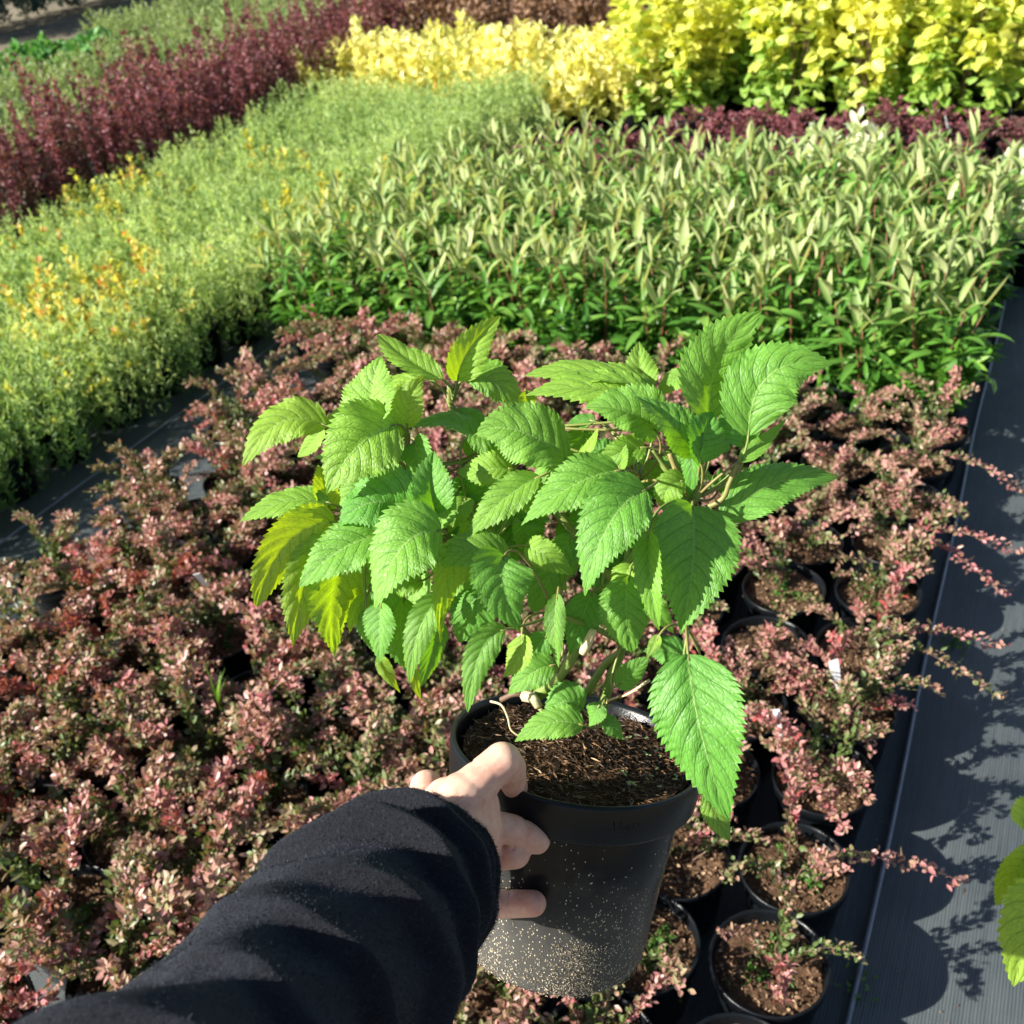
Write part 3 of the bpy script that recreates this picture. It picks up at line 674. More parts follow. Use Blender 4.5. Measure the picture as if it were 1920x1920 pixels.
# ------------------------------------------------------------------ tags, weeds, scraps
def plant_tag(p, q, w, label, lean=.3, h=.1):
    d = np.array(q) - np.array(p); 
    v = []; L = nrm(d); s = nrm(np.cross(L, camdir(0, 0, 1))) * w / 2; n = nrm(np.cross(s, L)) * .0006
    a, b, c = np.array(p), np.array(p) + d * .8, np.array(q)
    pts = [a - s * .4, a + s * .4, b - s, b + s, c - s, c + s]
    pts[1] = a + s * .4
    vv = [x - n for x in pts] + [x + n for x in pts]
    f = [(0, 2, 3, 1), (2, 4, 5, 3), (6, 7, 9, 8), (8, 9, 11, 10), (0, 6, 8, 2), (2, 8, 10, 4), (1, 3, 9, 7), (3, 5, 11, 9), (4, 10, 11, 5), (0, 1, 7, 6)]
    tag(link('plant_tag', mesh('tag', vv, f, M['tag'])), label, 'tag', 'white plastic plant tags')
def gp3(x, y, h): a, b = ground_at(x, y, h); return np.array([a, b, h])
plant_tag(gp3(1575, 1300, .20), gp3(1562, 1238, .27), .019, 'white plastic tag standing in a pot left of the hose')
plant_tag(gp3(1465, 1385, .20), gp3(1455, 1330, .23), .012, 'small white tag half hidden among pink leaves right of the big front leaf')
plant_tag(gp3(387, 1098, .31), gp3(368, 1076, .36), .014, 'tiny white tag in the pink leaves at left')
plant_tag(gp3(35, 1145, .12), gp3(22, 1122, .16), .010, 'grey-white tag at the left edge by the walkway')
plant_tag(gp3(1784, 250, .22), gp3(1774, 228, .32), .055, 'white tag among the low dark red plants at top right')
plant_tag(gp3(1273, 250, .22), gp3(1268, 232, .30), .04, 'white tag behind the long-leaved block, left of centre')
plant_tag(gp3(1492, 272, .22), gp3(1487, 258, .30), .03, 'small white tag peeping above the middle of the long-leaved block')
S = Soup(); base = gp3(415, 1330, .22)
for k in range(9):
    a = rng.uniform(0, 6.28); L = rng.uniform(.05, .11); P = bez(base, base + np.array([0, 0, L * .6]), base + np.array([math.cos(a) * L * .4, math.sin(a) * L * .4, L]), 5)
    s = np.array([math.sin(a), -math.cos(a), 0]) * .0022; w = np.array([1, .9, .7, .4, .05])[:, None]
    V = np.stack([P - s * w, P + s * w], 1).reshape(-1, 3); S.add(V, grid_faces(5, 2), rng.uniform(0, 1), 1)
tag(link('grass_tuft', S.mesh('grass', M['grass'])), 'small bright green grass tuft growing among the pink leaves at left', 'grass')
def scrap(x, y, col, L, label):
    c = gp3(x, y, .016); r = rng; d = rand_dirs(r, 1, -.05, .05); V, Fc, k = leaf_batch([c], d, [[0, 0, 1]], L, L * .55, -.1, .25)
    tag(link('fallen_leaf', mesh('scrap', V, Fc, M[col], rnd={'rnd': np.full(len(V), .5), 'hgt': np.ones(len(V))})), label, 'leaf', 'fallen leaves on the right walkway')
scrap(1776, 1488, 'silver', .016, 'small pale leaf lying on the shaded right walkway')
scrap(1708, 1210, 'moss', .02, 'small green leaf lying beside the hose')
scrap(1876, 1775, 'silver', .006, 'pale crumb of leaf on the sunlit walkway at bottom right')
n = 900; cx_ = np.concatenate([rng.normal(.0, .12, 600), rng.uniform(-.05, .9, 300)]); cy_ = rng.uniform(.3, 4.2, n)
Pc = np.stack([cx_, cy_, np.full(n, .013)], 1); V, Fc, k = leaf_batch(Pc, rand_dirs(rng, n, 0, .2), rand_dirs(rng, n, .5, 1), rng.uniform(.001, .006, n), rng.uniform(.0008, .003, n), -.1, .4)
tag(link('soil_crumbs', mesh('crumbs', V, Fc, M['brown'], rnd={'rnd': np.repeat(rng.uniform(0, 1, n), k), 'hgt': np.ones(n * k)})), 'crumbs of soil and dry leaf scattered over the right walkway', 'debris', kind='stuff')
# weeds by the hose
for (x, y, n_, l_) in ((1790, 1195, 60, 'green weed growing at the hose right of the pink shrubs'), (1600, 1840, 18, 'sparse weed in the dark gap left of the hose near the bottom')):
    c = gp3(x, y, .02); P = c + rng.normal(0, .018, (n_, 3)) * np.array([1, 1, .4]) ; P[:, 2] = np.abs(P[:, 2] - .02) + .012
    V, Fc, k = leaf_batch(P, rand_dirs(rng, n_, .1, .9), rand_dirs(rng, n_, .4, 1), .012, .006)
    tag(link('weed', mesh('weed', V, Fc, M['moss'], rnd={'rnd': np.repeat(rng.uniform(0, .6, n_), k), 'hgt': np.ones(len(V))})), l_, 'weed')

# ------------------------------------------------------------------ the held pot
AX = nrm(camdir(.115, .965, .225))                       # pot axis, upwards
RIMC = at(1082, 1392, .742)                              # centre of the rim opening
PH = .158; PR = .0905; PB = .0705
ex = nrm(np.cross(camdir(0, 1, 0), AX)); ex = nrm(camdir(1, 0, 0) - AX * np.dot(camdir(1, 0, 0), AX)); ey = np.cross(AX, ex)
PM = np.eye(4); PM[:3, 0] = ex; PM[:3, 1] = ey; PM[:3, 2] = AX; PM[:3, 3] = RIMC - AX * PH
hero = bpy.data.objects.new('potted_hydrangea', None); COL.objects.link(hero); hero.matrix_world = Matrix(PM.tolist())
tag(hero, 'held black pot with a young leafy green hydrangea, broad serrated leaves hanging all round', 'potted plant')
PMI = np.linalg.inv(PM)
def tolocal(P): P = np.atleast_2d(P); return P @ PMI[:3, :3].T + PMI[:3, 3]
def hlink(name, me, parent=None): return link(name, me, parent or hero)
v, f = lathe([(0, .010), (PB - .012, .010), (PB - .009, 0), (PB - .002, 0), (PB, .003), (PR - .0092, PH - .029), (PR - .0092, PH - .027), (PR - .0115, PH - .026), (PR - .0115, PH - .034), (PB * .96, .02), (0, .018)], 96)
hpot = hlink('pot', mesh('pot', v, f, M['potdust'], True))
v, f = lathe([(PR - .0098, PH - .0295), (PR - .0015, PH - .0295), (PR - .0002, PH - .0275), (PR + .0016, PH - .003), (PR + .0014, PH - .0008), (PR - .0002, PH), (PR - .0022, PH - .0006), (PR - .0035, PH - .004), (PR - .0078, PH - .026)], 96)
hrim = link('rim', mesh('rim', v, f, M['pot'], True), hpot)
# scuffs on the rim: small raised squiggles
S = Soup()
for k in range(13):
    a0 = math.radians(-80 + k * 1.15) + rng.normal(0, .006); z0 = PH - .013 + rng.normal(0, .0012); P = []
    for q in range(5):
        a = a0 + rng.normal(0, .007); z = z0 + rng.normal(0, .0022) - k * .0002; r_ = PR + .0008 + (z - PH + .014) * .08
        P.append((r_ * math.cos(a), r_ * math.sin(a), z))
    v, f = tube(catmull(P, 9), .00018, 4); S.add(v, f)
link('scuff_mark', S.mesh('scuff', M['pot']), hrim)
# soil
q = np.random.default_rng(3); nr_, na = 40, 120; rr = np.linspace(0, PR - .0085, nr_); aa = np.linspace(0, 2 * np.pi, na, endpoint=False)
RR, AA = np.meshgrid(rr, aa, indexing='ij'); X, Y = RR * np.cos(AA), RR * np.sin(AA)
Z = PH - .009 + .0035 * np.sin(X * 55 + 1) * np.cos(Y * 48) + q.normal(0, .0011, X.shape) * (RR > 0)
hlink('soil', mesh('soil', np.stack([X, Y, Z], -1).reshape(-1, 3), grid_faces(nr_, na, True), M['soilhero'], True))
n = 3400; a = q.uniform(0, 6.28, n); r_ = (PR - .011) * np.sqrt(q.uniform(0, 1, n)); Xp, Yp = r_ * np.cos(a), r_ * np.sin(a)
Zp = PH - .0085 + .0035 * np.sin(Xp * 55 + 1) * np.cos(Yp * 48) + q.uniform(-.0005, .0015, n)
Vb, Fb, k = leaf_batch(np.stack([Xp, Yp, Zp], 1), rand_dirs(q, n, -.15, .45), rand_dirs(q, n, .2, 1), q.uniform(.003, .011, n), q.uniform(.0005, .0016, n), .1, .3, 'rhomb')
b_ = hlink('bark_fibre', mesh('bark', Vb, Fb, M['bark'], rnd={'rnd': np.repeat(np.clip(q.normal(.35, .25, n), 0, 1), k), 'hgt': np.ones(n * k)})); b_['kind'] = 'stuff'
# crust of dirt and grit low on the pot
n = 3800; a = q.uniform(0, 6.28, n); z = np.abs(q.normal(0, .012, n)) + .0005; z[:900] = q.uniform(0, .07, 900); a[900:1700] = math.radians(-80) + q.normal(0, .16, 800); z[900:1700] = q.uniform(0, .045, 800) ** 1.0
rw = PB + (PR - .0092 - PB) * z / (PH - .027) + .0002
P0 = np.stack([rw * np.cos(a), rw * np.sin(a), z], 1); nd = np.stack([np.cos(a), np.sin(a), np.zeros(n)], 1)
d = rand_dirs(q, n, -1, 1); d -= nd * (d * nd).sum(1)[:, None] * .8; d /= np.linalg.norm(d, axis=1)[:, None]
V, Fc, k = leaf_batch(P0, d, nd, q.uniform(.0005, .0019, n), q.uniform(.0003, .0010, n), 0, .5, 'rhomb')
M['grit'] = foliage_mat('grit', [(0, (.10, .075, .045)), (.5, (.34, .27, .17)), (1, (.60, .54, .42))], trans=.02, obj_amt=0)
b_ = link('grit', mesh('grit', V, Fc, M['grit'], rnd={'rnd': np.repeat(q.uniform(0, 1, n), k), 'hgt': np.ones(n * k)}), hpot); b_['kind'] = 'stuff'

# ------------------------------------------------------------------ hydrangea leaves
def hyd_leaf(P0, P1, P2, W, Nf, fold=.25, nt_=90, nh=8, ripple=1.0, seed=0, cup=.0, teeth=21):
    """one serrated ovate leaf: midrib P0-P1-P2 (world), full width W, face normal Nf (world)"""
    r = np.random.default_rng(seed); t = np.linspace(0, 1, nt_); C = bez(P0, P1, P2, nt_)
    T = np.gradient(C, axis=0); T /= np.linalg.norm(T, axis=1)[:, None]; L = np.linalg.norm(np.diff(C, axis=0), axis=1).sum()
    prof = (t ** (.60 + r.normal(0, .07))) * (1 - t) ** (.98 + r.normal(0, .10)) * (1 + .2 * (1 - t)); prof /= prof.max(); prof = prof * (1 - .0 * t)
    prof = np.maximum(prof, .0); hw = prof * W / 2
    u = np.linspace(-1, 1, 2 * nh + 1); au = np.abs(u)
    V = np.zeros((nt_, len(u), 3)); tw = r.normal(0, .22); asym = r.normal(0, .22)
    ph1, ph2 = r.uniform(0, 6.28, 2)
    for i in range(nt_):
        n = Nf - T[i] * np.dot(Nf, T[i]); n = nrm(n); b = np.cross(T[i], n)
        ang = tw * (t[i] - .3) * 2; n, b = n * math.cos(ang) + b * math.sin(ang), b * math.cos(ang) - n * math.sin(ang)
        st = (t[i] * teeth) % 1.0; tooth = (st * .085 - .03) * W * (prof[i] ** .5) * (0 if t[i] < .04 else 1)
        for s in (0,):
            x = u * (hw[i] + tooth * au ** 6)
            qv = (t[i] - .26 * au ** 1.15) * 7.5 + np.where(u > 0, .42, 0) + 8
            puck = np.abs(np.sin(np.pi * (qv - .0 + .5)))          # 0 on a vein
            z = ripple * (.030 + .022 * abs(asym)) * W * (puck ** .7) * np.minimum(au * 3, 1) * (1 - .35 * au) * (prof[i] ** .3)
            z = z + (fold * (1 - .5 * t[i])) * np.abs(x) - cup * (x ** 2) / max(W, 1e-6) * 2 * t[i] + asym * x * au * prof[i]
            z = z + ripple * .028 * W * au ** 2 * (np.sin(t[i] * 15 + ph1 + u * .5) + .7 * np.sin(t[i] * 27 + ph2 - u)) * prof[i]
            fwd = (au ** 6) * (st - .4) * .03 * L * prof[i] + au ** 2 * .02 * L * prof[i]
            V[i] = C[i] + x[:, None] * b + z[:, None] * n + fwd[:, None] * T[i]
    uv = np.stack([np.broadcast_to((u + 1) / 2, (nt_, len(u))), np.broadcast_to(t[:, None], (nt_, len(u)))], -1).reshape(-1, 2)
    return V.reshape(-1, 3), grid_faces(nt_, len(u)), uv

NODES = {'A': (1303, 935, .668), 'B': (846, 760, .70), 'C': (765, 875, .675), 'D': (1195, 905, .69), 'E': (700, 975, .67), 'F': (905, 1050, .66),
         'G': (1040, 1150, .67), 'H': (1168, 1200, .70), 'I': (820, 1000, .66), 'J': (1125, 1350, .735), 'K': (1290, 1180, .66), 'Q': (1010, 800, .70)}
# bx,by,bz, cx,cy,cz(None=auto), tx,ty,tz, w, nx, ny, tint, fold, node
LV = [
 (612,800,.66, 520,748,.645, 455,874,.645, 72, .30,.75,.75,.15,'C'),
 (701,800,.665, 690,735,.655, 716,666,.665, 90, -.45,.1,.45,.28,'C'),
 (764,803,.665, 752,745,.65, 797,704,.66, 62, .75,.1,.8,.25,'C'),
 (832,712,.69, 775,690,.685, 708,627,.695, 58, .1,.9,.6,.25,'B'),
 (815,718,.70, 755,690,.70, 738,765,.70, 60, .2,.7,.7,.2,'B'),
 (857,714,.69, 868,655,.68, 939,592,.69, 74, .25,.35,.7,.45,'B'),
 (868,706,.70, 890,660,.70, 925,614,.705, 48, .8,0,1.0,.2,'B'),
 (868,712,.695, 935,690,.69, 992,782,.70, 62, .1,.9,.35,.2,'B'),
 (898,828,.685, 842,762,.675, 774,803,.68, 62, .25,.85,.1,.2,'C'),
 (905,806,.70, 880,770,.70, 846,771,.70, 40, .4,.5,.0,.2,'C'),
 (742,795,.655, 655,825,.63, 613,926,.64, 150, .45,.45,.55,.28,'C'),
 (745,835,.67, 690,765,.665, 595,800,.67, 80, .1,.9,.5,.2,'C'),
 (606,800,.68, 590,830,.68, 558,857,.685, 36, 0,.6,.6,.2,'E'),
 (618,962,.67, 612,915,.665, 596,872,.67, 60, .6,.2,.9,.2,'E'),
 (622,945,.66, 545,918,.65, 450,978,.65, 56, .3,.85,.5,.15,'E'),
 (618,955,.67, 580,950,.665, 533,1000,.67, 78, -.35,.3,.6,.1,'E'),
 (628,980,.66, 520,985,.64, 481,1137,.645, 98, 1.15,.15,.95,.2,'E'),
 (622,992,.665, 560,1080,.65, 549,1213,.65, 84, 1.3,.0,.85,.25,'E'),
 (652,1045,.665, 610,1110,.655, 627,1232,.66, 100, 1.1,.0,.6,.15,'E'),
 (786,968,.665, 700,905,.64, 636,985,.645, 132, -.25,.35,.0,.15,'I'),
 (818,964,.65, 803,905,.64, 814,846,.65, 80, -.12,.1,.1,.55,'I'),
 (822,988,.65, 840,965,.645, 855,930,.65, 34, -.4,.2,.3,.3,'I'),
 (822,985,.65, 800,975,.645, 780,985,.65, 34, -.2,.4,.3,.3,'I'),
 (742,1000,.655, 640,1005,.635, 561,1102,.64, 100, .15,.6,.2,.22,'I'),
 (828,996,.635, 740,985,.61, 704,1142,.615, 138, .15,.55,.25,.22,'I'),
 (892,925,.69, 850,930,.69, 845,1015,.69, 95, .5,0,0,.15,'I'),
 (935,868,.685, 920,905,.68, 885,965,.685, 105, .35,.0,.0,.1,'D'),
 (1064,868,.66, 985,782,.645, 895,808,.65, 108, -.1,.55,.3,.15,'D'),
 (1012,893,.655, 940,930,.64, 877,1005,.645, 66, -.25,.1,.4,.2,'D'),
 (925,1045,.655, 815,1010,.64, 826,1206,.645, 66, 1.2,.2,.8,.2,'F'),
 (958,1050,.65, 880,1000,.63, 796,1066,.645, 62, .3,.9,.4,.15,'F'),
 (945,1042,.62, 925,1090,.60, 974,1184,.615, 122, -.05,.25,.1,.2,'G'),
 (948,1180,.63, 890,1190,.62, 877,1336,.63, 64, -.35,.05,.2,.2,'G'),
 (978,1190,.64, 985,1230,.635, 944,1270,.64, 56, -.4,.1,.75,.2,'G'),
 (1040,1248,.67, 1000,1250,.66, 953,1302,.67, 62, -.3,.3,.2,.2,'G'),
 (832,1115,.65, 775,1160,.64, 768,1282,.65, 60, -.5,.0,.3,.2,'F'),
 (715,1130,.655, 712,1180,.65, 712,1246,.655, 56, -.6,.0,.1,.2,'E'),
 (708,1228,.66, 722,1260,.66, 751,1300,.665, 26, .7,.0,.9,.2,'E'),
 (692,1112,.67, 662,1140,.665, 655,1188,.67, 40, .6,.0,.8,.2,'E'),
 (690,1120,.672, 680,1170,.67, 706,1228,.675, 50, .4,.0,.2,.2,'E'),
 (758,1120,.685, 740,1180,.68, 770,1262,.69, 70, .5,.0,.1,.2,'F'),
 (822,1160,.665, 815,1220,.66, 788,1288,.665, 52, .45,.0,.1,.2,'F'),
 (775,1245,.67, 775,1285,.67, 790,1312,.675, 20, .5,.0,.8,.2,'F'),
 (905,1120,.69, 880,1150,.69, 862,1205,.70, 80, .4,.0,.0,.2,'F'),
 (1046,1112,.64, 1035,1180,.635, 1048,1252,.64, 38, -.45,.0,.25,.2,'G'),
 (1072,1005,.68, 1040,1060,.67, 1000,1148,.68, 98, .55,.0,.1,.15,'G'),
 (1210,918,.625, 1125,960,.60, 1097,1118,.61, 124, -.02,.35,.1,.22,'D'),
 (1162,882,.65, 1065,895,.63, 977,986,.64, 84, -.05,.45,.2,.18,'D'),
 (1170,950,.69, 1120,950,.69, 1075,985,.69, 72, .4,.1,.0,.15,'D'),
 (1298,948,.655, 1310,1060,.625, 1276,1190,.635, 165, .28,.15,.1,.35,'A'),
 (1216,1000,.63, 1215,1090,.615, 1236,1182,.63, 58, -.55,.1,.3,.6,'A'),
 (1180,1078,.66, 1165,1150,.65, 1187,1224,.66, 92, .5,.0,.2,.12,'H'),
 (1156,1288,.70, 1180,1265,.70, 1216,1232,.70, 50, .5,.2,.1,.12,'H'),
 (1290,1235,.70, 1250,1210,.70, 1205,1222,.70, 62, .5,.3,.0,.12,'K'),
 (1236,1190,.64, 1226,1212,.64, 1212,1234,.64, 24, -.4,.2,.6,.2,'K'),
 (1290,1226,.605, 1302,1370,.585, 1368,1540,.60, 186, -.02,.18,.0,.10,'K'),
 (1320,1480,.68, 1345,1530,.68, 1369,1578,.68, 48, .6,.0,.5,.1,'K'),
 (1094,1361,.70, 1035,1335,.69, 965,1391,.70, 66, .0,.75,.25,.15,'J'),
 (1092,1330,.715, 1060,1290,.705, 1022,1350,.71, 80, .05,.7,.1,.12,'J'),
 (1126,1318,.70, 1115,1340,.695, 1104,1362,.70, 44, .2,.6,.1,.05,'J'),
 (1128,1352,.705, 1150,1355,.70, 1167,1387,.705, 34, .3,.6,.1,.1,'J'),
 (1030,1188,.68, 1000,1215,.68, 975,1268,.68, 56, .5,.0,.0,.2,'G'),
 (1112,1108,.69, 1090,1160,.69, 1068,1228,.69, 70, .5,.0,.0,.2,'H'),
 (1331,787,.655, 1318,660,.645, 1428,582,.65, 140, .52,.1,.25,.18,'A'),
 (1404,818,.645, 1405,655,.625, 1562,683,.635, 138, -.1,.35,.15,.18,'A'),
 (1396,838,.66, 1380,790,.66, 1345,765,.665, 66, .5,.2,.0,.15,'A'),
 (1384,866,.65, 1430,835,.65, 1477,782,.66, 34, .5,.8,.3,.2,'A'),
 (1308,852,.645, 1245,765,.63, 1184,742,.64, 96, -.05,.75,.15,.2,'A'),
 (1312,868,.65, 1318,815,.64, 1335,772,.65, 100, .5,.45,.0,.35,'A'),
 (1298,702,.69, 1262,705,.69, 1232,744,.69, 44, .3,.6,.4,.2,'A'),
 (1232,738,.68, 1120,672,.675, 985,705,.68, 66, -.1,.95,.55,.2,'Q'),
 (1240,768,.67, 1130,700,.66, 985,742,.665, 74, -.1,.95,.55,.2,'Q'),
 (1216,740,.69, 1195,690,.69, 1198,640,.70, 64, -.3,.5,.5,.3,'D'),
 (1232,812,.66, 1180,752,.645, 1098,765,.65, 92, -.2,.65,.25,.35,'D'),
 (1190,832,.69, 1200,850,.69, 1208,876,.69, 30, .4,.0,.3,.2,'D'),
 (1152,862,.70, 1130,845,.70, 1108,838,.70, 62, .4,.2,.0,.1,'D'),
 (1161,884,.665, 1162,850,.66, 1166,812,.665, 34, -.55,.1,.5,.1,'D'),
 (1350,978,.665, 1440,875,.66, 1572,897,.68, 96, .45,.55,.1,.1,'A'),
 (1302,932,.70, 1260,915,.70, 1212,922,.70, 66, .4,.3,.0,.1,'A'),
 (1346,922,.68, 1350,900,.68, 1352,876,.68, 32, .4,.0,.1,.1,'A'),
 (1072,872,.665, 1105,850,.66, 1121,802,.665, 24, -.4,.2,.8,.2,'D'),
 (985,732,.69, 990,755,.69, 984,787,.69, 32, .5,.0,.8,.2,'Q'),
 (1116,790,.70, 1090,785,.70, 1062,802,.70, 34, .3,.3,.0,.2,'D'),
 (1002,905,.66, 975,905,.655, 948,938,.66, 42, .6,.2,.7,.2,'D'),
 (1155,905,.70, 1130,930,.70, 1130,980,.70, 90, .4,0,0,.1,'D'),
 (1250,1000,.70, 1235,1050,.70, 1240,1120,.70, 70, .5,0,0,.1,'A'),
 (960,960,.69, 985,1000,.69, 1000,1060,.69, 90, .5,0,.1,.1,'D'),
 (880,860,.70, 900,830,.70, 925,800,.70, 60, .3,.4,.1,.1,'C'),
 (860,1060,.69, 850,1110,.69, 870,1170,.69, 70, .5,0,.1,.1,'F'),
 (1000,970,.70, 970,1010,.70, 950,1060,.70, 80, .5,0,.1,.1,'D'),
 (760,1020,.70, 750,1070,.70, 760,1130,.70, 80, .5,0,.3,.1,'E'),
 (1100,800,.71, 1080,840,.71, 1080,890,.71, 70, .4,0,.1,.1,'D'),
 (880,900,.71, 870,930,.71, 880,990,.71, 90, .4,0,.0,.1,'I'),
 (680,900,.69, 665,930,.69, 650,975,.69, 70, .4,0,.3,.1,'E'),
 (1060,960,.71, 1090,1000,.71, 1120,1060,.71, 90, .4,0,.0,.1,'D'),
 (1210,1010,.71, 1190,1050,.71, 1170,1100,.71, 80, .4,0,.0,.1,'D'),
]
fr_ = np.random.default_rng(77)
for _ in range(26):
    t_ = fr_.uniform(0, 1); x_ = 700 + t_ * 560; y_ = fr_.uniform(840, 1110) - 40 * abs(t_ - .5); an = fr_.normal(0, .6)
    L_ = fr_.uniform(85, 130); z_ = fr_.uniform(.70, .735)
    LV.append((x_, y_, z_, x_ + math.sin(an) * L_ * .4 + fr_.normal(0, 15), y_ + math.cos(an) * L_ * .3, z_ - .01, x_ + math.sin(an) * L_, y_ + math.cos(an) * L_, z_, fr_.uniform(60, 95), fr_.uniform(-.3, .6), fr_.uniform(0, .5), fr_.uniform(0, .3), .15, 'D' if x_ > 1000 else ('I' if x_ < 850 else 'F')))
def stem_obj(name, P, R, tint=0.0, seg=9, parent=None):
    v, f = tube(tolocal(P), R, seg); o = hlink(name, mesh(name, v, f, M['stem'], True), parent); o['tint'] = tint; return o
ROOT = {'a': (1010, 1305, .735), 'b': (1130, 1335, .745), 'c': (1105, 1300, .745)}
def px(*p): return at(*p)
for _ in range(30):
    x_ = fr_.uniform(640, 1300); y_ = fr_.uniform(800, 1150); an = fr_.normal(-.1, .9); L_ = fr_.uniform(65, 110); z_ = fr_.uniform(.66, .69)
    LV.append((x_, y_, z_, x_ + math.sin(an) * L_ * .4 + fr_.normal(0, 22), y_ + math.cos(an) * L_ * .2, z_ - .014, x_ + math.sin(an) * L_, y_ + math.cos(an) * L_, z_ + .004, fr_.uniform(34, 62), fr_.uniform(-.7, 1.0), fr_.uniform(-.1, .6), fr_.uniform(0, .6), .2, 'A' if x_ > 1200 else 'D' if x_ > 1000 else ('I' if x_ < 850 else 'F')))
stems = [
 ([(1000, 1312, .735), (1052, 1262, .715), (1095, 1190, .70), (1150, 1090, .70), (1215, 1010, .695), (1303, 935, .668), (1306, 872, .66)], .0042, .0026, .15),
 ([(1128, 1340, .75), (1145, 1270, .73), (1166, 1215, .715), (1168, 1140, .70), (1180, 1010, .70), (1195, 905, .69)], .0036, .0022, .0),
 ([(1100, 1300, .742), (1135, 1245, .725), (1168, 1212, .71), (1120, 1180, .70), (1040, 1150, .67)], .0030, .0016, .2),
 ([(1052, 1262, .715), (980, 1180, .70), (930, 1090, .685), (850, 1020, .68), (790, 930, .68), (765, 875, .675), (764, 812, .67)], .0030, .0020, .35),
 ([(850, 1020, .68), (815, 1010, .67), (740, 985, .668), (640, 972, .664), (622, 965, .662)], .0020, .0014, .9),
 ([(930, 1090, .685), (915, 1060, .668), (905, 1050, .66)], .0022, .0015, .3),
 ([(1150, 1090, .70), (1060, 980, .70), (960, 880, .70), (880, 800, .70), (846, 760, .70), (843, 722, .695)], .0030, .0020, .35),
 ([(960, 880, .70), (990, 840, .70), (1010, 800, .70)], .0018, .0014, .5),
 ([(1215, 1010, .695), (1270, 1100, .67), (1288, 1180, .655)], .0020, .0014, .5),
 ([(1120, 1340, .74), (1122, 1345, .735), (1125, 1350, .73)], .0020, .0014, .1),
 ([(1255, 850, .67), (1275, 900, .67), (1303, 945, .668)], .0016, .0020, .8),
 ([(1222, 845, .67), (1258, 895, .672), (1290, 948, .670)], .0016, .0020, .3),
 ([(1384, 868, .65), (1368, 905, .655), (1352, 938, .66), (1303, 960, .67)], .0014, .0018, .6),
]
for P, r0, r1, tn in stems:
    C = catmull([at(*p) for p in P], 6 * len(P)); stem_obj('stem', C, np.linspace(r0, r1, len(C)) * (1 + .12 * np.abs(np.sin(np.arange(len(C)) * .9)) ** 6), tn, 10)
# cut pale stalk and bare twig, white root
S_ = catmull([at(1092, 1225, .69), at(1102, 1205, .687), at(1113, 1180, .685)], 6); v, f = tube(tolocal(S_), [.0028, .0032, .0032, .0032, .003, .0022], 8); hlink('stalk_stub', mesh('stub', v, f, M['tag' if False else 'twigbare'], True))
for P, r_, nm, mt in (([(1218, 1275, .715), (1180, 1300, .72), (1145, 1312, .735), (1130, 1325, .745)], .0011, 'dry_twig', 'twigbare'), ([(1205, 1292, .715), (1165, 1305, .725), (1135, 1322, .745)], .0009, 'dry_twig', 'stemred'),
                     ([(920, 1315, .725), (940, 1322, .715), (952, 1345, .708), (958, 1368, .705), (975, 1380, .705), (982, 1372, .71)], .0009, 'root', 'root'),
                     ([(985, 1305, .725), (1000, 1310, .715), (1010, 1325, .715)], .0045, 'root', 'root'), ([(1005, 1322, .715), (1018, 1335, .715), (1022, 1345, .72)], .0016, 'root', 'root'), ([(940, 1312, .735), (965, 1302, .728), (1000, 1306, .73)], .0022, 'root', 'twig')):
    C = catmull([at(*p) for p in P], 20); v, f = tube(tolocal(C), r_ * (1 - .3 * np.linspace(0, 1, 20)), 7); hlink(nm, mesh(nm, v, f, M[mt], True))
jr_ = np.random.default_rng(8)
CR = camdir(1, 0, 0); CU = camdir(0, 1, 0); CZ = camdir(0, 0, 1)
for i, (bx, by, bz, cx, cy, cz, tx, ty, tz, w, nx, ny, tint, fold, node) in enumerate(LV):
    P0, P1, P2 = at(bx, by, bz), at(cx, cy, cz), at(tx, ty, tz)
    # the control point is where the leaf bends, pushed out so that the curve passes near it
    if w < 170: nx += jr_.normal(0, .22); ny += jr_.normal(0, .15)
    Nf = nrm(CR * nx + CU * ny + CZ)
    T = nrm(P2 - P0); n_ = nrm(Nf - T * np.dot(Nf, T)); b = np.cross(T, n_)
    view = nrm(CAMP - P1); pb = b - view * np.dot(b, view); vis = max(.72, np.linalg.norm(pb))
    W = w * bz / F / vis
    V, Fc, uv = hyd_leaf(P0, P1, P2, W * (.93 if w < 170 else .84), Nf, fold * (1.8 if w < 130 else 1.2), 90 if w > 45 else 60, 8 if w > 45 else 5, 1.0, i + 10, .5 if w < 170 else .15, 22 if w > 80 else 16)
    o = hlink('leaf', mesh('leaf', tolocal(V), Fc, M['leaf'], True, uv)); o['tint'] = float(tint)
    nd = np.array(at(*NODES[node])); d = P0 - P2; mid_ = P0 + nrm(P0 - P1) * np.linalg.norm(nd - P0) * .45
    C = bez(nd, mid_, P0 + nrm(P1 - P0) * .004, 9)
    v, f = tube(tolocal(C), np.linspace(.0010, .0008, 9), 6); pt = link('petiole', mesh('petiole', v, f, M['stem'], True), o); pt['tint'] = float(.2 + .5 * rng.random())
# seedlings on the soil
S = Soup()
for k in range(26):
    a_ = math.radians(rng.uniform(-60, 40)); r0 = rng.uniform(.035, .078); p = np.array([r0 * math.cos(a_), r0 * math.sin(a_), PH - .006]); h = rng.uniform(.002, .007)
    for s in range(2):
        d = rand_dirs(rng, 1, .0, .4); V, Fc, kk = leaf_batch([p + [0, 0, h]], d, [[0, 0, 1]], rng.uniform(.002, .0035), rng.uniform(.0016, .0026)); S.add(V, Fc, .5 + rng.uniform(0, .5), 1)
sd = hlink('seedlings', S.mesh('seedlings', M['olive'])); sd['kind'] = 'stuff'

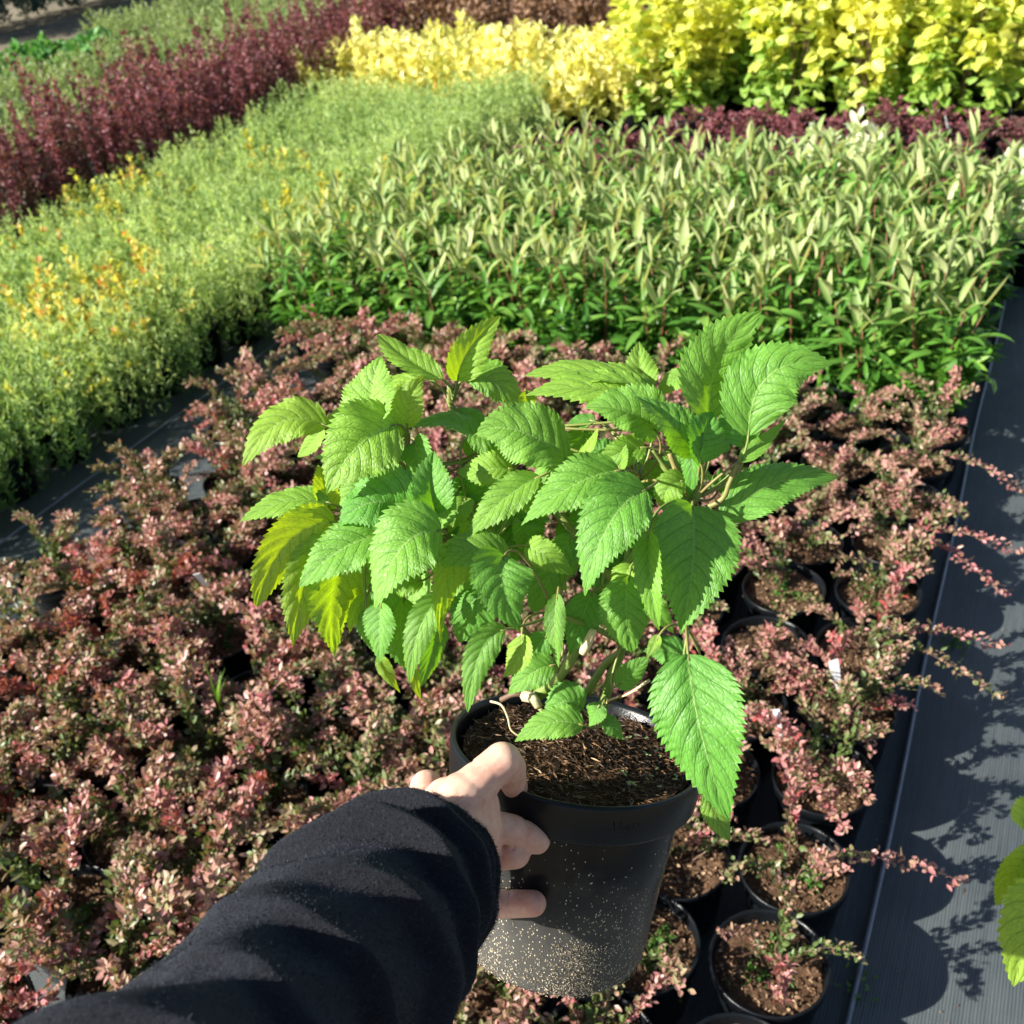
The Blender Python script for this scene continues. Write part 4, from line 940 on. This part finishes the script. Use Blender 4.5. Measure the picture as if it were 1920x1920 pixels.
# ------------------------------------------------------------------ neighbouring plant at the right edge
rp = empty('broad_leaved_pot_plant', (*map(float, ground_at(2260, 1860, .02)), .01), 0)
tag(rp, 'bright green broad-leaved plant reaching in from the right photo edge over the walkway', 'plant')
p = link('pot', POT, rp); link('rim', RIM, p); link('soil', SOILS[0], rp)
ro = np.array(rp.location)
RLV = [(1960,1560,1.1, 1925,1520,1.09, 1900,1540,1.1, 80,-.3,.4,.5), (1985,1620,1.1, 1930,1600,1.08, 1905,1650,1.09, 95,.2,.3,.5), (1965,1610,1.08, 1890,1610,1.07, 1868,1700,1.08, 70,.3,.2,.6),
       (1990,1640,1.07, 1930,1660,1.06, 1893,1720,1.07, 70,-.4,.1,.7), (2010,1700,1.06, 1930,1700,1.04, 1900,1850,1.05, 150,-.2,.3,.55), (1990,1590,1.1, 1940,1560,1.1, 1925,1600,1.1, 60,.3,.5,.3),
       (2060,1640,1.1, 2080,1600,1.1, 2110,1650,1.1, 130,0,.5,.4), (2060,1720,1.08, 2120,1740,1.08, 2150,1820,1.08, 140,0,.5,.4)]
for i, (bx, by, bz, cx, cy, cz, tx, ty, tz, w, nx, ny, tint) in enumerate(RLV):
    P0, P1, P2 = at(bx, by, bz), at(cx, cy, cz), at(tx, ty, tz); Nf = nrm(CR * nx + CU * ny + CZ)
    V, Fc, uv = hyd_leaf(P0, P1, P2, w * bz / F * 1.1, Nf, .2, 60, 6, .8, 900 + i)
    o = link('leaf', mesh('leaf', V - ro, Fc, M['leaf'], True, uv), rp); o['tint'] = float(min(1, tint + .35))
    nd = at(2025, 1680, 1.12); C = bez(nd, (nd + P0) / 2 + np.array([0, 0, .01]), P0 + nrm(P1 - P0) * .004, 7); v, f = tube(C - ro, .0016, 6)
    pt = link('petiole', mesh('petiole', v, f, M['stem'], True), o); pt['tint'] = .2
C = bez(ro + [0, 0, .13], (ro + at(2025, 1680, 1.12)) / 2, at(2025, 1680, 1.12), 8); v, f = tube(C - ro, .003, 8); o = link('stem', mesh('stem', v, f, M['stem'], True), rp); o['tint'] = .1

# ------------------------------------------------------------------ person: hand and sleeve
def wall_depth(x, y):
    """camera depth of the pot wall under a photo pixel"""
    d = RM @ np.array([(x - 960) / F, -(y - 960) / F, -1.0])
    for z in np.arange(.55, .85, .0008):
        p = tolocal(CAMP + d * z)[0]
        if 0 < p[2] < PH:
            R_ = PB + (PR - .0092 - PB) * p[2] / (PH - .027) if p[2] < PH - .0285 else PR + .001
            if math.hypot(p[0], p[1]) < R_: return z
    return None
def on_wall(x, y, off):
    z = wall_depth(x, y); return at(x, y, (z if z else .69) - off)
person = empty('person', tuple(at(300, 2300, .33)), 0); pl = np.array(person.location)
tag(person, 'person reaching in from the lower left in a black fleece sleeve, gripping the pot rim', 'person')
def capsule(S, a, b, ra, rb, seg=16, n=7):
    a, b = np.array(a), np.array(b); d = nrm(b - a); L = np.linalg.norm(b - a); P = []; R_ = []
    for k in range(n):
        th = math.pi / 2 * k / n; P.append(a - d * ra * math.cos(th)); R_.append(max(ra * math.sin(th), ra * .02))
    for k in range(n + 1):
        th = math.pi / 2 * k / n; P.append(b + d * rb * math.sin(th)); R_.append(max(rb * math.cos(th), rb * .02))
    v, f = tube(P, R_, seg); S.add(v, f)
def chain(S, pts, rad):
    for i in range(len(pts) - 1): capsule(S, pts[i], pts[i + 1], rad[i], rad[i + 1])
S = Soup()
zt = wall_depth(960, 1500) or .66
wrist = at(800, 1640, .600); palm = at(868, 1560, .640)
# palm and heel of the hand
chain(S, [at(640, 1800, .50), wrist], [.030, .027])
for (a_, b_, r0, r1) in (((800, 1640, .605), (880, 1520, .640), .026, .019), ((800, 1640, .605), (885, 1575, .652), .026, .020), ((810, 1650, .605), (880, 1640, .655), .026, .019), ((800, 1660, .61), (868, 1690, .660), .024, .016),
                         ((880, 1520, .640), (885, 1575, .652), .020, .020), ((885, 1575, .652), (880, 1640, .656), .019, .018), ((880, 1640, .656), (868, 1690, .660), .018, .016), ((800, 1600, .61), (838, 1502, .640), .024, .015)):
    capsule(S, at(*a_), at(*b_), r0, r1)
# thumb: metacarpal, proximal, bent tip hooked over the rim into the pot
chain(S, [at(812, 1590, .612), at(868, 1500, .632), at(912, 1452, .640), at(942, 1428, .645), at(953, 1440, .655), at(966, 1476, .672)], [.022, .0175, .0125, .0125, .0118, .0085])
# the knuckle seen beyond the cuff at upper left
chain(S, [at(800, 1600, .62), at(800, 1475, .665)], [.02, .011])
# fingers, on the outside of the wall
w1 = on_wall(1006, 1575, .010); w1b = on_wall(962, 1556, .012)
chain(S, [at(880, 1540, .650), w1b, w1], [.0105, .0098, .0092])
w2 = on_wall(966, 1600, .024)
chain(S, [at(862, 1606, .645), on_wall(925, 1602, .026), w2], [.0120, .0112, .0100])
w3 = on_wall(1000, 1694, .010)
chain(S, [at(858, 1692, .655), on_wall(925, 1695, .013), w3], [.0110, .0102, .0088])
w4 = on_wall(985, 1662, .007)

S.v = [v_ - pl for v_ in S.v]
raw = S.mesh('hand_raw', M['skin']); tmp = link('tmp', raw)
md = tmp.modifiers.new('r', 'REMESH'); md.mode = 'VOXEL'; md.voxel_size = .0009; md.use_smooth_shade = True
md = tmp.modifiers.new('s', 'SMOOTH'); md.iterations = 14; md.factor = .5
dg = bpy.context.evaluated_depsgraph_get(); hm = bpy.data.meshes.new_from_object(tmp.evaluated_get(dg)); hm.name = 'hand'
bpy.data.objects.remove(tmp); hm.polygons.foreach_set("use_smooth", np.ones(len(hm.polygons), bool))
nv_ = len(hm.vertices); co = np.empty(nv_ * 3, np.float32); hm.vertices.foreach_get('co', co); co = co.reshape(-1, 3).astype(float)
nn = np.empty(nv_ * 3, np.float32); hm.vertices.foreach_get('normal', nn); nn = nn.reshape(-1, 3)
for (ax_, ay_, bx_, by_, zc, dep) in ((1000, 1694, 915, 1690, None, .0007), (1000, 1694, 890, 1690, 40, .0006), (966, 1600, 915, 1600, 30, .0009), (1006, 1578, 940, 1550, None, .0007), (948, 1418, 890, 1470, 12, .0008), (948, 1418, 890, 1470, 20, .0006)):
    z_ = (wall_depth(ax_, ay_) or .66) - .01 if ay_ > 1500 else .645; d_ = nrm(at(ax_, ay_, z_) - at(bx_, by_, z_))
    c_ = at(bx_ + (ax_ - bx_) * .45, by_ + (ay_ - by_) * .45, z_) - pl + (d_ * (zc or 0) * -.0002)
    rel = co - c_; along = rel @ d_; rad_ = np.linalg.norm(rel - along[:, None] * d_, axis=1)
    wob = .0008 * np.sin(rad_ * 900)
    wgt = np.exp(-((along + wob) / .0008) ** 2) * (rad_ < .015); co -= nn * (wgt * dep)[:, None]
hm.vertices.foreach_set('co', co.astype(np.float32).ravel()); hm.update()
hand = link('hand', hm, person)
print('hand verts', len(hm.vertices))

# sleeve
cs = [(872, 1612, .625, .0485), (845, 1632, .612, .0500), (800, 1665, .59, .0515), (720, 1725, .555, .0525), (620, 1800, .515, .0535), (500, 1895, .465, .0550), (350, 2030, .41, .0570), (150, 2260, .34, .0600), (-150, 2700, .26, .0640)]
cs = [(836, 1618, .634, .0455), (812, 1634, .620, .0475), (770, 1668, .594, .0505), (700, 1732, .554, .0545), (620, 1810, .510, .0560), (502, 1915, .462, .0550), (388, 2052, .41, .0545), (192, 2270, .34, .0580), (-150, 2650, .26, .0640)]
C = catmull([at(*c[:3]) for c in cs], 330); Rd = np.interp(np.linspace(0, len(cs) - 1, 330), np.arange(len(cs)), [c[3] for c in cs])
T, N_, B_ = frames(C)
Lc = np.concatenate([[0], np.cumsum(np.linalg.norm(np.diff(C, axis=0), axis=1))])
nseg = 200; a = np.linspace(0, 2 * np.pi, nseg, endpoint=False)
V = np.zeros((330, nseg, 3)); q = np.random.default_rng(11)
# angle of the camera/up-left side, where the folds hang over each other
for i in range(330):
    s = Lc[i]; env = min(1, s / .02) ; D_ = np.zeros(nseg)
    for k, (s0, a0, am, wd, sk) in enumerate(((.030, .3, .0055, .016, .006), (.062, .9, .0075, .020, .012), (.100, .4, .0085, .024, .014), (.142, 1.1, .0080, .026, .012), (.190, .6, .0080, .030, .012), (.245, .2, .0080, .036, .012), (.31, 1., .008, .04, .012))):
        c0 = s0 + sk * np.sin(a + a0) + .006 * np.sin(2 * a + k * 1.3)
        x = (s - c0) / wd; prof = np.where(x < 0, np.exp(-(x * .95) ** 2), np.exp(-(x * 4.6) ** 2)); D_ += 2.0 * am * prof * (.75 + .35 * np.sin(a * 1 + a0 * 2.1 + k))
    D_ += env * (.0012 * np.sin(5 * a + s * 40) + .0010 * np.sin(9 * a - s * 90 + 2))
    R_ = Rd[i] - .0075 + D_; 
    if i == 0: R_ = R_ * .985
    V[i] = C[i] + R_[:, None] * (np.cos(a)[:, None] * N_[i] + np.sin(a)[:, None] * B_[i])
inner = []
for k, (ds, sc) in enumerate(((0, .965), (8, .93), (30, .86))):
    i = ds; inner.append(C[i] + (V[i] - C[i]) * sc)
Vall = np.concatenate([np.array(inner[::-1]), V], 0); ns = len(Vall)
Vv = Vall.reshape(-1, 3); Fc = grid_faces(ns, nseg, True).tolist(); ce = len(Vv); Vv = np.vstack([Vv, C[-1]])
Fc += [((ns - 1) * nseg + k, (ns - 1) * nseg + (k + 1) % nseg, ce) for k in range(nseg)]
sl_ = link('sleeve', mesh('sleeve', Vv - pl, Fc, M['fleece'], True), person)
# fleece nap: short fibres all over the visible sleeve
n = 95000; ii = q.integers(0, 300, n); jj = q.integers(0, nseg, n)
P = V[ii, jj] * .5 + V[np.minimum(ii + 1, 329), (jj + 1) % nseg] * .5 + q.normal(0, .0006, (n, 3)); nd = P - C[ii]; nd /= np.linalg.norm(nd, axis=1)[:, None]
d = nd * .8 + q.normal(0, .7, (n, 3)); d /= np.linalg.norm(d, axis=1)[:, None]
Vf, Ff, k = leaf_batch(P - pl - nd * .0004, d, rand_dirs(q, n, -1, 1), q.uniform(.0008, .0020, n), q.uniform(.00018, .0004, n), .3, .2, 'rhomb')
M['nap'] = foliage_mat('fleece_fibre', [(0, (.008, .010, .016)), (.6, (.02, .025, .035)), (1, (.07, .08, .10))], trans=.1, obj_amt=0, rough=.8, spec=.2)
nap = link('fleece_nap', mesh('nap', Vf, Ff, M['nap'], rnd={'rnd': np.repeat(q.uniform(0, 1, n), k), 'hgt': np.ones(n * k)}), sl_); nap['kind'] = 'stuff'
